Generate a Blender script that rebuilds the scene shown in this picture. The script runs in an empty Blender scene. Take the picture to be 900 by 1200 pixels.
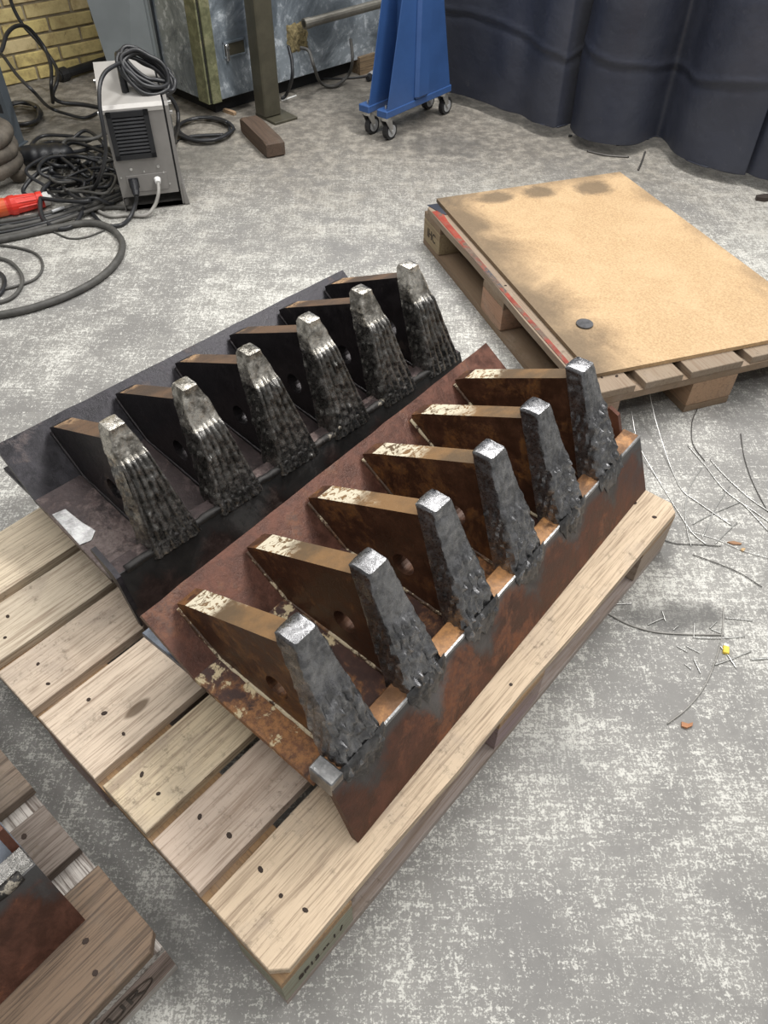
import bpy, bmesh, math, random
from mathutils import Vector, Matrix, noise
random.seed(7)
R = math.radians
C = bpy.context.scene.collection

# ---------------------------------------------------------------- camera, world, lights, exposure
FOC, PITCH, ROLL, CAM_H = 886.97, 0.8116, 0.0114, 1.338
cp, sp, cr, sr = math.cos(PITCH), math.sin(PITCH), math.cos(ROLL), math.sin(ROLL)
FWD = Vector((0, cp, -sp)); _r = Vector((1, 0, 0)); _u = Vector((0, sp, cp))
RIGHT = _r*cr + _u*sr; UP = -_r*sr + _u*cr
CAM = Vector((0, 0, CAM_H))
cd = bpy.data.cameras.new('camera'); cam = bpy.data.objects.new('camera', cd); C.objects.link(cam)
M3 = Matrix((RIGHT, UP, -FWD)).transposed()
cam.matrix_world = Matrix.Translation(CAM) @ M3.to_4x4()
cd.sensor_fit = 'VERTICAL'; cd.sensor_height = 36.0; cd.lens = FOC*36.0/1200.0
cd.clip_start = 0.02; cd.clip_end = 60
bpy.context.scene.camera = cam

def ray(px, py):
    return RIGHT*((px-450)/FOC) + UP*(-(py-600)/FOC) + FWD
def at(px, py, z=0.0):          # where the photograph's pixel meets the height z
    d = ray(px, py); return CAM + d*((z-CAM_H)/d.z)
def aty(px, py, y):             # where it meets the depth y
    d = ray(px, py); return CAM + d*(y/d.y)

w = bpy.data.worlds.new('world'); bpy.context.scene.world = w; w.use_nodes = True
w.node_tree.nodes['Background'].inputs[0].default_value = (1.0, 0.995, 0.985, 1)
w.node_tree.nodes['Background'].inputs[1].default_value = 0.24
def area(name, loc, sx, sy, power, target, col=(1, .98, .95)):
    l = bpy.data.lights.new(name, 'AREA'); l.shape = 'RECTANGLE'; l.size = sx; l.size_y = sy; l.energy = power; l.color = col
    o = bpy.data.objects.new(name, l); C.objects.link(o); o.location = loc
    o.rotation_euler = (Vector(target)-Vector(loc)).to_track_quat('-Z', 'Y').to_euler(); return o
for lx, ly, pw in ((0.9, 2.7, 88), (1.9, 1.2, 36), (-1.3, 2.3, 32), (-1.5, 0.3, 16), (0.5, -0.7, 22), (0.3, 4.6, 24)):
    area('ceiling_lamp', (lx, ly, 3.3), 1.9, 0.34, pw, (lx*.75, ly*.8+.25, 0))
vs = bpy.context.scene.view_settings
vs.view_transform = 'Standard'; vs.look = 'None'; vs.gamma = 1; vs.use_curve_mapping = False; vs.exposure = 0.35

# ---------------------------------------------------------------- materials
class NT:
    def __init__(s, name):
        s.m = bpy.data.materials.new(name); s.m.use_nodes = True; s.t = s.m.node_tree
        s.b = s.t.nodes['Principled BSDF']; s.L = s.t.links.new
    def n(s, typ, **kw):
        x = s.t.nodes.new(typ)
        for k, v in kw.items(): setattr(x, k, v)
        return x
    def put(s, sock, v):
        if hasattr(v, 'is_output') or isinstance(v, bpy.types.NodeSocket): s.L(v, sock)
        else: sock.default_value = v
    def coord(s, kind='Object', scale=(1, 1, 1), rnd=False, rot=(0, 0, 0)):
        o = s.n('ShaderNodeTexCoord').outputs[kind]
        if rnd:
            oi = s.n('ShaderNodeObjectInfo'); mu = s.math('MULTIPLY', oi.outputs['Random'], 37.0)
            a = s.n('ShaderNodeVectorMath', operation='ADD'); s.L(o, a.inputs[0]); s.L(mu, a.inputs[1]); o = a.outputs[0]
        mp = s.n('ShaderNodeMapping'); s.L(o, mp.inputs[0]); mp.inputs['Scale'].default_value = scale; mp.inputs['Rotation'].default_value = rot
        return mp.outputs[0]
    def noise(s, vec, scale, detail=4, rough=.55, dist=0):
        x = s.n('ShaderNodeTexNoise'); s.L(vec, x.inputs['Vector']); x.inputs['Scale'].default_value = scale
        x.inputs['Detail'].default_value = detail; x.inputs['Roughness'].default_value = rough; x.inputs['Distortion'].default_value = dist
        return x.outputs['Fac']
    def math(s, op, a, b=0.0, c=0.0):
        x = s.n('ShaderNodeMath', operation=op); s.put(x.inputs[0], a); s.put(x.inputs[1], b); s.put(x.inputs[2], c); return x.outputs[0]
    def step(s, v, lo, hi, a=0.0, b=1.0):
        x = s.n('ShaderNodeMapRange', interpolation_type='SMOOTHSTEP'); s.put(x.inputs[0], v)
        for i, q in enumerate((lo, hi, a, b)): x.inputs[1+i].default_value = q
        return x.outputs[0]
    def mix(s, f, a, b, mode='MIX'):
        x = s.n('ShaderNodeMix', data_type='RGBA', blend_type=mode); s.put(x.inputs[0], f)
        for i, q in ((6, a), (7, b)):
            if isinstance(q, tuple): x.inputs[i].default_value = (*q[:3], 1)
            else: s.L(q, x.inputs[i])
        return x.outputs[2]
    def bump(s, h, strength=.3, dist=.01):
        x = s.n('ShaderNodeBump'); s.L(h, x.inputs['Height']); x.inputs['Strength'].default_value = strength; x.inputs['Distance'].default_value = dist
        s.L(x.outputs[0], s.b.inputs['Normal'])
    def fin(s, col, rough=.6, metal=0.0):
        if isinstance(col, tuple): s.b.inputs['Base Color'].default_value = (*col[:3], 1)
        else: s.L(col, s.b.inputs['Base Color'])
        s.put(s.b.inputs['Roughness'], rough); s.put(s.b.inputs['Metallic'], metal)
        return s.m

def simple(name, col, rough=.5, metal=0.0, var=.25, scale=8, bump=0.0):
    k = NT(name); v = k.coord()
    f = k.noise(v, scale, 6, .65)
    c2 = tuple(x*(1-var) for x in col); c3 = tuple(min(1, x*(1+var)) for x in col)
    c = k.mix(k.step(f, .3, .7), c2, c3)
    if bump: k.bump(k.noise(v, scale*5, 5), bump, .004)
    return k.fin(c, rough, metal)

def concrete():
    k = NT('worn_concrete'); v = k.coord('Object')
    big = k.noise(v, .9, 4, .55, .4); mid = k.noise(v, 4.5, 6, .7, .3); mott = k.noise(v, 18, 6, .75)
    fine = k.noise(v, 95, 6, .8, .6); fine2 = k.noise(v, 260, 4, .7)
    scr = k.noise(k.coord('Object', (14, 150, 1), rot=(0, 0, R(28))), 1, 5, .75, .8)
    scr2 = k.noise(k.coord('Object', (160, 16, 1), rot=(0, 0, R(-14))), 1, 5, .75, .8)
    base = k.mix(k.step(mid, .32, .68), (.205, .20, .192), (.285, .278, .262))
    base = k.mix(k.math('MULTIPLY', k.step(big, .42, .68), .5), base, (.34, .33, .295))
    base = k.mix(k.math('MULTIPLY', k.step(mott, .5, .72), .35), base, (.165, .16, .152))
    # white worn flecks, denser in patches
    dens = k.math('ADD', k.math('ADD', k.math('MULTIPLY', k.step(mid, .3, .7), .06), k.math('MULTIPLY', k.step(big, .38, .62), .045)), k.math('MULTIPLY', k.step(mott, .35, .65), .05))
    f = k.math('ADD', k.math('ADD', k.math('MULTIPLY', fine, .5), k.math('MULTIPLY', scr, .27)), k.math('MULTIPLY', scr2, .23))
    f = k.math('ADD', f, k.math('MULTIPLY', k.math('SUBTRACT', fine2, .5), .4)); f = k.math('ADD', f, dens)
    fl = k.step(f, .575, .64)
    col = k.mix(k.math('MULTIPLY', fl, .82), base, (.68, .675, .63))
    # browner trodden dirt far away under the machines and by the curtain
    sep = k.n('ShaderNodeSeparateXYZ'); k.L(v, sep.inputs[0])
    far = k.step(k.math('ADD', sep.outputs[1], k.math('MULTIPLY', mid, 1.8)), 3.2, 4.7)
    col = k.mix(k.math('MULTIPLY', far, .8), col, k.mix(k.step(mott, .4, .65), (.12, .105, .085), (.28, .25, .205)))
    # grinding-dust stains and dark patches; welder and stand shade is painted in too
    def stain_or_shade(px, py, rx, ry, amount, colr=(.07, .068, .065)):
        nonlocal col
        p = at(px, py); dx = k.math('DIVIDE', k.math('SUBTRACT', sep.outputs[0], p.x), rx); dy = k.math('DIVIDE', k.math('SUBTRACT', sep.outputs[1], p.y), ry)
        d = k.math('SQRT', k.math('ADD', k.math('MULTIPLY', dx, dx), k.math('MULTIPLY', dy, dy)))
        d = k.math('ADD', d, k.math('MULTIPLY', k.math('SUBTRACT', mid, .5), 1.6)); d = k.math('ADD', d, k.math('MULTIPLY', k.math('SUBTRACT', mott, .5), .9))
        col = k.mix(k.step(d, .35, 1.15, amount, 0), col, colr)
    stain_or_shade(800, 722, .17, .055, .75); stain_or_shade(765, 640, .06, .10, .5); stain_or_shade(655, 880, .10, .09, .35, (.16, .16, .155))
    stain_or_shade(240, 185, .22, .22, .5, (.12, .115, .10)); stain_or_shade(20, 610, .10, .10, .4); stain_or_shade(640, 120, .5, .12, .5, (.12, .11, .095))  # first call paints the welding machine's soft shadow
    stain_or_shade(870, 480, .16, .10, .4); stain_or_shade(520, 170, .3, .15, .35); stain_or_shade(12, 660, .03, .05, .6, (.2, .06, .04)); stain_or_shade(380, 90, .4, .2, .5, (.12, .11, .095))  # second call paints the blue stand's shade on the floor
    stain_or_shade(560, 640, .4, .15, .2, (.16, .16, .155)); stain_or_shade(180, 1120, .1, .12, .5, (.16, .16, .155)); stain_or_shade(60, 170, .45, .3, .5, (.1, .095, .08))
    k.bump(k.math('ADD', fine, k.math('MULTIPLY', fl, .25)), .25, .003)
    return k.fin(col, k.step(fl, 0, 1, .62, .8))

def wood(name, dark=(.19, .125, .08), contrast=1.0, dirt=.35, greyed=(.34, .28, .23)):
    # colour of every board comes from the object's own colour; grain runs along local x
    k = NT(name); oi = k.n('ShaderNodeObjectInfo'); base = oi.outputs['Color']
    v = k.coord('Object', (1, 1, 1), rnd=True)
    vs_ = k.coord('Object', (2.2, 55, 55), rnd=True); vf = k.coord('Object', (9, 260, 260), rnd=True)
    g = k.noise(vs_, 1, 4, .6, 1.2); gf = k.noise(vf, 1, 4, .7, .3); blot = k.noise(v, 5, 6, .65, .6); spk = k.noise(v, 60, 6, .8)
    c = k.mix(k.math('MULTIPLY', k.step(g, .5, .66), .5*contrast), base, dark)
    c = k.mix(k.math('MULTIPLY', k.step(gf, .46, .66), .55*contrast), c, dark)
    c = k.mix(k.math('MULTIPLY', k.step(blot, .5, .72), dirt), c, greyed)
    c = k.mix(k.math('MULTIPLY', k.math('MULTIPLY', k.step(blot, .45, .62), k.step(spk, .52, .66)), .55), c, (.10, .075, .045))
    # knots
    vo = k.n('ShaderNodeTexVoronoi'); k.L(k.coord('Object', (3.2, 8.5, 8.5), rnd=True), vo.inputs['Vector']); vo.inputs['Scale'].default_value = 1
    vo.inputs['Randomness'].default_value = 1
    d = k.math('ADD', vo.outputs['Distance'], k.math('MULTIPLY', k.math('SUBTRACT', g, .5), .06))
    sepc = k.n('ShaderNodeSeparateColor'); k.L(vo.outputs['Color'], sepc.inputs[0]); has = k.step(sepc.outputs[0], .62, .64)
    c = k.mix(k.math('MULTIPLY', k.step(d, .06, .10, .8, 0), has), c, (.10, .06, .03))
    k.bump(k.math('ADD', gf, k.math('MULTIPLY', g, .8)), .45, .003)
    return k.fin(c, .78)

def rusted(name, base, rust, dust, flake, flake_amt, rough=(.35, .7), metal=.35, scale=1.0, weldrow=None, rust_amt=.5):
    k = NT(name); v = k.coord('Object'); 
    n1 = k.noise(v, 7*scale, 6, .62, .6); n2 = k.noise(v, 26*scale, 8, .72, .3); n3 = k.noise(v, 90*scale, 6, .75); n4 = k.noise(v, 3.2*scale, 5, .6, .8)
    c = k.mix(k.step(n2, .35, .7), tuple(x*.62 for x in base), tuple(x*1.35 for x in base))
    rr = k.math('ADD', k.math('MULTIPLY', n1, .6), k.math('MULTIPLY', n2, .4))
    rf = k.step(rr, .66-.32*rust_amt, .74-.32*rust_amt)
    c = k.mix(rf, c, k.mix(k.step(n3, .38, .62), rust, dust))
    ff = k.math('ADD', k.math('MULTIPLY', n4, .5), k.math('MULTIPLY', n2, .5)); fl = k.step(ff, .74-.3*flake_amt, .765-.3*flake_amt)
    c = k.mix(k.math('MULTIPLY', fl, k.step(n3, .33, .45)), c, flake)
    ro = k.step(n2, .3, .7, rough[0], rough[1]); me = k.math('MULTIPLY', k.math('SUBTRACT', 1.0, rf), metal)
    if weldrow:
        x0, pitch, hw, zt, col = weldrow                         # heat and grinding marks below each tooth, on the front plate
        sep = k.n('ShaderNodeSeparateXYZ'); k.L(v, sep.inputs[0])
        t = k.math('SUBTRACT', sep.outputs[0], x0-pitch/2); t = k.math('MODULO', k.math('ADD', t, pitch*4), pitch); t = k.math('ABSOLUTE', k.math('SUBTRACT', t, pitch/2))
        dz = k.math('SUBTRACT', zt, sep.outputs[2])
        s = k.math('ADD', k.math('DIVIDE', t, hw), k.math('DIVIDE', dz, .078)); s = k.math('ADD', s, k.math('MULTIPLY', k.math('SUBTRACT', n2, .5), 1.5))
        c = k.mix(k.step(s, .75, 1.35, .9, 0), c, k.mix(k.step(n1, .4, .6), col, tuple(x*1.9 for x in col)))
        band = k.step(k.math('ADD', dz, k.math('MULTIPLY', k.math('SUBTRACT', n1, .5), .05)), .008, .026, .85, 0)
        c = k.mix(band, c, tuple(x*1.4 for x in col))
    k.bump(k.math('ADD', k.math('MULTIPLY', rf, .4), k.math('ADD', n3, k.math('MULTIPLY', n2, .8))), .3, .003)
    return k.fin(c, ro, me)

def weldmetal(name, dark, light, rough=.36, metal=.9):
    k = NT(name); v = k.coord('Object')
    n1 = k.noise(v, 60, 5, .6, .5); n2 = k.noise(v, 200, 6, .75); n3 = k.noise(v, 14, 3, .6)
    f = k.math('ADD', k.math('MULTIPLY', n1, .6), k.math('MULTIPLY', n3, .4))
    c = k.mix(k.step(f, .38, .62), dark, light)
    k.bump(k.math('ADD', n1, k.math('MULTIPLY', n2, .5)), .35, .003)
    return k.fin(c, k.step(n2, .35, .65, rough-.1, rough+.2), metal)

M = {}
M['floor'] = concrete()
M['wood'] = wood('pallet_wood', dirt=.5)
M['oldwood'] = wood('weathered_wood', dark=(.06, .04, .028), contrast=1.5, dirt=.5, greyed=(.13, .11, .09))
M['nail'] = simple('rusty_nail', (.035, .022, .016), .6, .5)
M['b_floor'] = rusted('rust_floor', (.075, .036, .028), (.34, .155, .055), (.15, .065, .03), (.62, .52, .33), .62, rust_amt=.58, metal=.2, rough=(.4, .75))
M['b_plate'] = rusted('rust_plate', (.115, .048, .032), (.16, .06, .028), (.09, .04, .025), (.55, .45, .32), .12, rust_amt=.42, metal=.4, rough=(.33, .55))
M['b_front'] = rusted('rust_front', (.105, .045, .030), (.18, .062, .026), (.10, .038, .022), (.34, .28, .22), .06, rust_amt=.48, metal=.4, rough=(.38, .6), weldrow=(.074, .157, .062, .131, (.055, .055, .056)))
M['b_ribside'] = rusted('rust_rib_side', (.085, .036, .018), (.19, .080, .022), (.11, .05, .02), (.55, .46, .30), .10, rust_amt=.52, metal=.3, rough=(.4, .6))
def ribtop(name, base, mid, flake, v0, amt=1.0):
    k = NT(name); v = k.coord('Object'); sep = k.n('ShaderNodeSeparateXYZ'); k.L(v, sep.inputs[0])
    n1 = k.noise(v, 70, 6, .7, .6); n2 = k.noise(v, 9, 5, .6)
    c = k.mix(k.step(n2, .38, .62), base, mid)
    e = k.math('ADD', sep.outputs[1], k.math('MULTIPLY', k.math('SUBTRACT', n2, .5), .25))
    fl = k.math('MULTIPLY', k.step(e, v0, v0+.05), k.step(n1, .44, .5)); c = k.mix(k.math('MULTIPLY', fl, amt), c, flake)
    k.bump(n1, .4, .003); return k.fin(c, .6, .15)
M['b_ribtop'] = ribtop('rib_top_cream_flakes', (.12, .078, .042), (.23, .13, .055), (.66, .60, .46), .30)
M['a_edge'] = rusted('dark_rough_edge', (.030, .028, .027), (.06, .05, .045), (.04, .035, .03), (.30, .27, .22), .5, rust_amt=.4, metal=.4, rough=(.45, .7))
M['toe'] = weldmetal('smeared_weld_metal', (.05, .05, .052), (.14, .14, .143), .38, .7)
M['b_weld'] = rusted('flaked_fillet', (.09, .05, .03), (.25, .13, .06), (.14, .07, .035), (.60, .52, .36), .78, rust_amt=.5, metal=.1, scale=1.6)
M['a_ribtop'] = ribtop('rib_top_orange_flakes', (.075, .052, .038), (.14, .085, .052), (.46, .30, .17), .36, .85)
M['a_plate'] = rusted('dark_scale_plate', (.030, .028, .033), (.060, .040, .038), (.05, .035, .035), (.30, .26, .24), .14, rust_amt=.3, metal=.55, rough=(.3, .5))
M['a_floor'] = rusted('dark_scale_floor', (.055, .040, .040), (.085, .055, .050), (.16, .12, .11), (.42, .38, .37), .28, rust_amt=.5, metal=.5, rough=(.3, .5))
M['a_front'] = rusted('dark_scale_front', (.045, .030, .028), (.06, .045, .04), (.04, .03, .028), (.20, .15, .11), .1, rust_amt=.4, metal=.5, rough=(.3, .5), weldrow=(.110, .1545, .10, .131, (.028, .028, .028)))
M['a_ribside'] = rusted('dark_scale_rib', (.026, .022, .024), (.055, .038, .03), (.035, .028, .026), (.3, .2, .12), .1, rust_amt=.35, metal=.5, rough=(.3, .5))
M['b_tooth'] = weldmetal('ground_weld_metal', (.16, .16, .165), (.33, .33, .34), .29, .95)
M['a_tooth'] = weldmetal('dark_weld_metal', (.12, .117, .11), (.28, .272, .26), .28, .95)
M['a_cap'] = weldmetal('bright_weld_metal', (.17, .16, .14), (.66, .63, .57), .30, .9)
M['ground'] = simple('ground_bright_steel', (.30, .30, .30), .32, .85, .35, 40, .15)
M['ledge'] = rusted('rusty_ledge', (.20, .10, .045), (.45, .22, .08), (.3, .15, .06), (.5, .45, .4), .2, rust_amt=.6, metal=.4, rough=(.35, .6))
M['flange'] = simple('blue_grey_painted_steel', (.10, .115, .14), .45, .4, .4, 30, .2)
M['osb'] = None
M['brick'] = None

# ---------------------------------------------------------------- mesh helpers
def link_mesh(name, bm, mats, parent=None, smooth=False, loc=None, rot=None):
    bmesh.ops.recalc_face_normals(bm, faces=bm.faces[:])
    me = bpy.data.meshes.new(name); bm.to_mesh(me); bm.free()
    for m in (mats if isinstance(mats, (list, tuple)) else [mats]): me.materials.append(m)
    if smooth:
        for p in me.polygons: p.use_smooth = True
    o = bpy.data.objects.new(name, me); C.objects.link(o)
    if parent is not None: o.parent = parent
    if loc is not None: o.location = loc
    if rot is not None: o.rotation_euler = rot
    return o
def add_box(bm, x0, x1, y0, y1, z0, z1, bev=0.0, mi=0, mat=None):
    vs_ = [bm.verts.new((x, y, z)) for x in (x0, x1) for y in (y0, y1) for z in (z0, z1)]
    fs = [bm.faces.new([vs_[i] for i in q]) for q in ((0, 1, 3, 2), (4, 6, 7, 5), (0, 4, 5, 1), (2, 3, 7, 6), (0, 2, 6, 4), (1, 5, 7, 3))]
    for f in fs: f.material_index = mi
    if bev:
        es = list({e for f in fs for e in f.edges})
        r = bmesh.ops.bevel(bm, geom=es, offset=bev, segments=1, affect='EDGES')
        vs_ = list({v for f in r['faces'] for v in f.verts} | {v for v in vs_ if v.is_valid})
    if mat is not None: bmesh.ops.transform(bm, matrix=mat, verts=[v for v in vs_ if v.is_valid])
    return vs_
def add_prism(bm, poly, axis, t0, t1, mi=0):
    """extrude a 2D outline. axis 'x': outline in (y,z); 'y': in (x,z); 'z': in (x,y)"""
    def P(p, t):
        return {'x': (t, p[0], p[1]), 'y': (p[0], t, p[1]), 'z': (p[0], p[1], t)}[axis]
    a = [bm.verts.new(P(p, t0)) for p in poly]; b = [bm.verts.new(P(p, t1)) for p in poly]
    n = len(poly); fs = [bm.faces.new(a[::-1]), bm.faces.new(b)]
    for i in range(n): fs.append(bm.faces.new((a[i], a[(i+1) % n], b[(i+1) % n], b[i])))
    for f in fs: f.material_index = mi
    return fs
def add_cyl(bm, p0, p1, r0, r1=None, seg=16, mi=0, cap=True):
    r1 = r0 if r1 is None else r1; p0 = Vector(p0); p1 = Vector(p1); d = (p1-p0).normalized()
    u = d.orthogonal().normalized(); v = d.cross(u)
    A = [bm.verts.new(p0+(u*math.cos(t)+v*math.sin(t))*r0) for t in [2*math.pi*i/seg for i in range(seg)]]
    B = [bm.verts.new(p1+(u*math.cos(t)+v*math.sin(t))*r1) for t in [2*math.pi*i/seg for i in range(seg)]]
    fs = [bm.faces.new((A[i], A[(i+1) % seg], B[(i+1) % seg], B[i])) for i in range(seg)]
    if cap: fs += [bm.faces.new(A[::-1]), bm.faces.new(B)]
    for f in fs: f.material_index = mi
def spline(pts, n=8, closed=False):
    P = [Vector(p) for p in pts]; out = []; N = len(P)
    for i in range(N if closed else N-1):
        if closed: p0, p1, p2, p3 = P[i-1], P[i], P[(i+1) % N], P[(i+2) % N]
        else: p0, p1, p2, p3 = P[max(i-1, 0)], P[i], P[i+1], P[min(i+2, N-1)]
        for j in range(n):
            t = j/n; out.append(.5*((2*p1)+(p2-p0)*t+(2*p0-5*p1+4*p2-p3)*t*t+(3*p1-p0-3*p2+p3)*t**3))
    if not closed: out.append(P[-1])
    return out
def add_tube(bm, pts, r, seg=8, mi=0, closed=False):
    N = len(pts); rings = []; u = None
    for i, p in enumerate(pts):
        if closed: d = pts[(i+1) % N]-pts[i-1]
        else: d = pts[min(i+1, N-1)]-pts[max(i-1, 0)]
        if d.length < 1e-9: d = Vector((0, 0, 1))
        d.normalize(); u = d.orthogonal() if u is None else u-d*u.dot(d)
        if u.length < 1e-6: u = d.orthogonal()
        u.normalize(); v = d.cross(u); rr = r(i/(N-1)) if callable(r) else r
        rings.append([bm.verts.new(p+(u*math.cos(2*math.pi*k/seg)+v*math.sin(2*math.pi*k/seg))*rr) for k in range(seg)])
    for i in range(N if closed else N-1):
        a, b = rings[i], rings[(i+1) % N]
        for k in range(seg):
            f = bm.faces.new((a[k], a[(k+1) % seg], b[(k+1) % seg], b[k])); f.material_index = mi
    if not closed: bm.faces.new(rings[0][::-1]); bm.faces.new(rings[-1])
def tag(o, label, cat, group=None, kind=None):
    if label: o['label'] = label
    if cat: o['category'] = cat
    if group: o['group'] = group
    if kind: o['kind'] = kind
    return o
def thing(name, label, cat, loc=(0, 0, 0), rz=0.0, group=None):
    o = bpy.data.objects.new(name, None); C.objects.link(o); o.location = loc; o.rotation_euler = (0, 0, rz); o.empty_display_size = .05
    return tag(o, label, cat, group)
def struct(o): o['kind'] = 'structure'; return o

# ---------------------------------------------------------------- the setting
bm = bmesh.new(); add_box(bm, -4, 4.5, -1.5, 7.5, -.05, 0)
struct(link_mesh('floor', bm, M['floor']))

def brick_mat():
    k = NT('yellow_brick'); oi = k.n('ShaderNodeObjectInfo'); v = k.coord('Object', rnd=True)
    n1 = k.noise(v, 14, 6, .7); n2 = k.noise(v, 60, 5, .7)
    c = k.mix(k.step(n1, .4, .75), oi.outputs['Color'], (.34, .25, .11)); c = k.mix(k.step(n2, .62, .72, 0, .7), c, (.12, .07, .03))
    k.bump(n2, .5, .004); return k.fin(c, .85)
M['brick'] = brick_mat(); M['mortar'] = simple('mortar', (.30, .26, .19), .9, 0, .3, 20, .4)
wa = at(4, 103); wang = R(41)
wall = bpy.data.objects.new('wall_back', None)
bm = bmesh.new(); add_box(bm, -1.0, 3.4, .012, .14, 0, 2.6)
wall = struct(link_mesh('wall_back', bm, M['mortar'], loc=wa, rot=(0, 0, wang)))
def brick_mesh(seed, L=.228):
    rnd = random.Random(seed); b = bmesh.new(); add_box(b, -L/2, L/2, 0, .05, -.0275, .0275, .003)
    for v in b.verts: v.co += Vector((rnd.uniform(-1, 1)*.0012, rnd.uniform(-1, 1)*.002, rnd.uniform(-1, 1)*.0012))
    me = bpy.data.meshes.new('brick'); b.to_mesh(me); b.free(); me.materials.append(M['brick']); return me
bmeshes = [brick_mesh(i) for i in range(5)]
upper = bmesh.new(); row = 0
while row*.067+.035 < 2.58:
    z = row*.067+.033; x = -1.0+.114*((row % 2) == 0)+.02*(row % 3)
    while x < 3.3:
        if row < 11 and x < 1.3:
            o = bpy.data.objects.new('brick', random.choice(bmeshes)); C.objects.link(o); o.parent = wall
            o.location = (x, random.uniform(-.002, .002), z); t = random.uniform(.8, 1.12)
            o.color = (.66*t, .54*t, .27*t*random.uniform(.8, 1.15), 1)
        else: add_box(upper, x-.114, x+.114, 0, .03, z-.0275, z+.0275)
        x += .240
    row += 1
o = link_mesh('brick_courses', upper, simple('far_brick', (.48, .38, .18), .85, 0, .3, 6), wall); o['kind'] = 'stuff'

# red-brown steel column by the wall
p = at(85, 80); M['redbrown'] = simple('red_brown_paint', (.115, .040, .032), .5, .1, .15, 6, .1)
t = thing('steel_column', 'dark red-brown steel column standing against the yellow brick wall', 'column', (p.x, p.y, 0), wang)
bm = bmesh.new(); add_box(bm, -.045, .045, -.012, 0, 0, 2.6, .002); link_mesh('flange', bm, M['redbrown'], t)
bm = bmesh.new(); add_box(bm, -.004, .004, 0, .055, 0, 2.6); link_mesh('web', bm, M['redbrown'], t)
M['black'] = simple('black_rubber', (.018, .018, .019), .45, 0, .3, 30, .1)
bm = bmesh.new(); a = at(72, 88, .03)+Vector((0, 0, 0)); b = at(140, 66, .03); add_tube(bm, [a, b], .022, 12)
dd = (b-a).normalized(); add_cyl(bm, a-dd*.012, a+dd*.03, .034, seg=14); add_cyl(bm, a-dd*.02, a-dd*.012, .026, seg=14)
tag(link_mesh('floor_pipe', bm, M['black'], smooth=False), 'black pipe with a round collar lying at the foot of the brick wall', 'pipe')

# leaning grey sheet behind the welding machine
M['greysheet'] = simple('grey_sheet_steel', (.20, .22, .225), .42, .5, .12, 3, .05)
tl, tr = aty(103, 2, 3.62), aty(168, -2, 3.62)
bl = Vector((tl.x+.10, 3.50, .001)); br = Vector((tr.x+.03, 3.52, .001))
t = thing('steel_sheet', 'plain grey upright steel sheet leaning behind the welding machine', 'sheet', ((bl.x+br.x)/2, 3.55, 0))
def quad_slab(bm, a, b, c, d, th):
    n = (b-a).cross(d-a).normalized()*th; A = [bm.verts.new(q) for q in (a, b, c, d)]; B = [bm.verts.new(q+n) for q in (a, b, c, d)]
    bm.faces.new(A[::-1]); bm.faces.new(B)
    for i in range(4): bm.faces.new((A[i], A[(i+1) % 4], B[(i+1) % 4], B[i]))
off = Vector(((bl.x+br.x)/2, 3.55, 0)); up = (tl-bl)*1.5; up2 = (tr-br)*1.5
bm = bmesh.new(); quad_slab(bm, bl-off, br-off, br+up2-off, bl+up-off, .012); link_mesh('panel', bm, M['greysheet'], t)
bm = bmesh.new(); quad_slab(bm, br-off, br+Vector((.012, .0, 0))-off, br+up2+Vector((.012, 0, 0))-off, br+up2-off, -.04); link_mesh('folded_edge', bm, M['greysheet'], t)

# galvanised duct housing
def galv():
    k = NT('galvanised_sheet'); v = k.coord('Object'); n1 = k.noise(v, 3.5, 6, .7, 1.0); n2 = k.noise(v, 22, 8, .75, .5)
    vo = k.n('ShaderNodeTexVoronoi'); k.L(v, vo.inputs['Vector']); vo.inputs['Scale'].default_value = 55
    c = k.mix(k.step(n1, .38, .62), (.15, .18, .21), (.42, .48, .54)); c = k.mix(k.math('MULTIPLY', k.step(n2, .5, .6), k.step(n1, .42, .6)), c, (.80, .86, .92))
    c = k.mix(k.step(vo.outputs['Distance'], .1, .7, .0, .25), c, (.25, .29, .33)); n3 = k.noise(v, 7, 6, .7)
    c = k.mix(k.step(n3, .62, .72, 0, .65), c, (.07, .075, .08))
    return k.fin(c, k.step(n2, .3, .7, .35, .6), .45)
M['galv'] = galv(); M['olive'] = rusted('olive_paint', (.17, .175, .095), (.25, .24, .13), (.20, .19, .12), (.42, .42, .34), .2, rust_amt=.5, metal=.05, rough=(.45, .65))
M['olivedark'] = simple('dark_olive_paint', (.070, .064, .044), .5, .1, .2, 10, .15)
M['shadowblack'] = simple('plinth_shade_black', (.012, .012, .013), .8, 0, .2, 5)  # near-black stands in for shade under the housing and in the corner slit
ck = at(247, 121, .07); ck.z = 0; cang = math.atan2(4.678-3.846, -.01+.838)
t = thing('duct_housing', 'tall galvanised sheet-metal housing with olive corner trim, behind the olive post', 'cabinet', ck, cang)
bm = bmesh.new(); add_box(bm, 0, 2.4, 0, .9, .07, 2.3, .003); 
link_mesh('body', bm, M['galv'], t)
bm = bmesh.new(); add_box(bm, -.012, 0, .36, .9, .07, 2.3, .002); link_mesh('side_slab', bm, simple('dark_slate_tone', (.045, .052, .06), .5, .2), t)  # thin dark slab over the far part of the left face
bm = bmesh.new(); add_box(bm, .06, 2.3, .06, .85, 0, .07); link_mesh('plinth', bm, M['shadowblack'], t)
bm = bmesh.new(); add_prism(bm, [(.005, -.014), (.055, -.014), (.055, 0), (.005, 0)], 'z', .068, 2.3); link_mesh('corner_trim', bm, M['olive'], t)
bm = bmesh.new(); add_prism(bm, [(-.014, -.006), (0, -.006), (0, .075), (-.014, .075)], 'z', .068, 2.3); link_mesh('corner_trim', bm, M['olive'], t)
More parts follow.
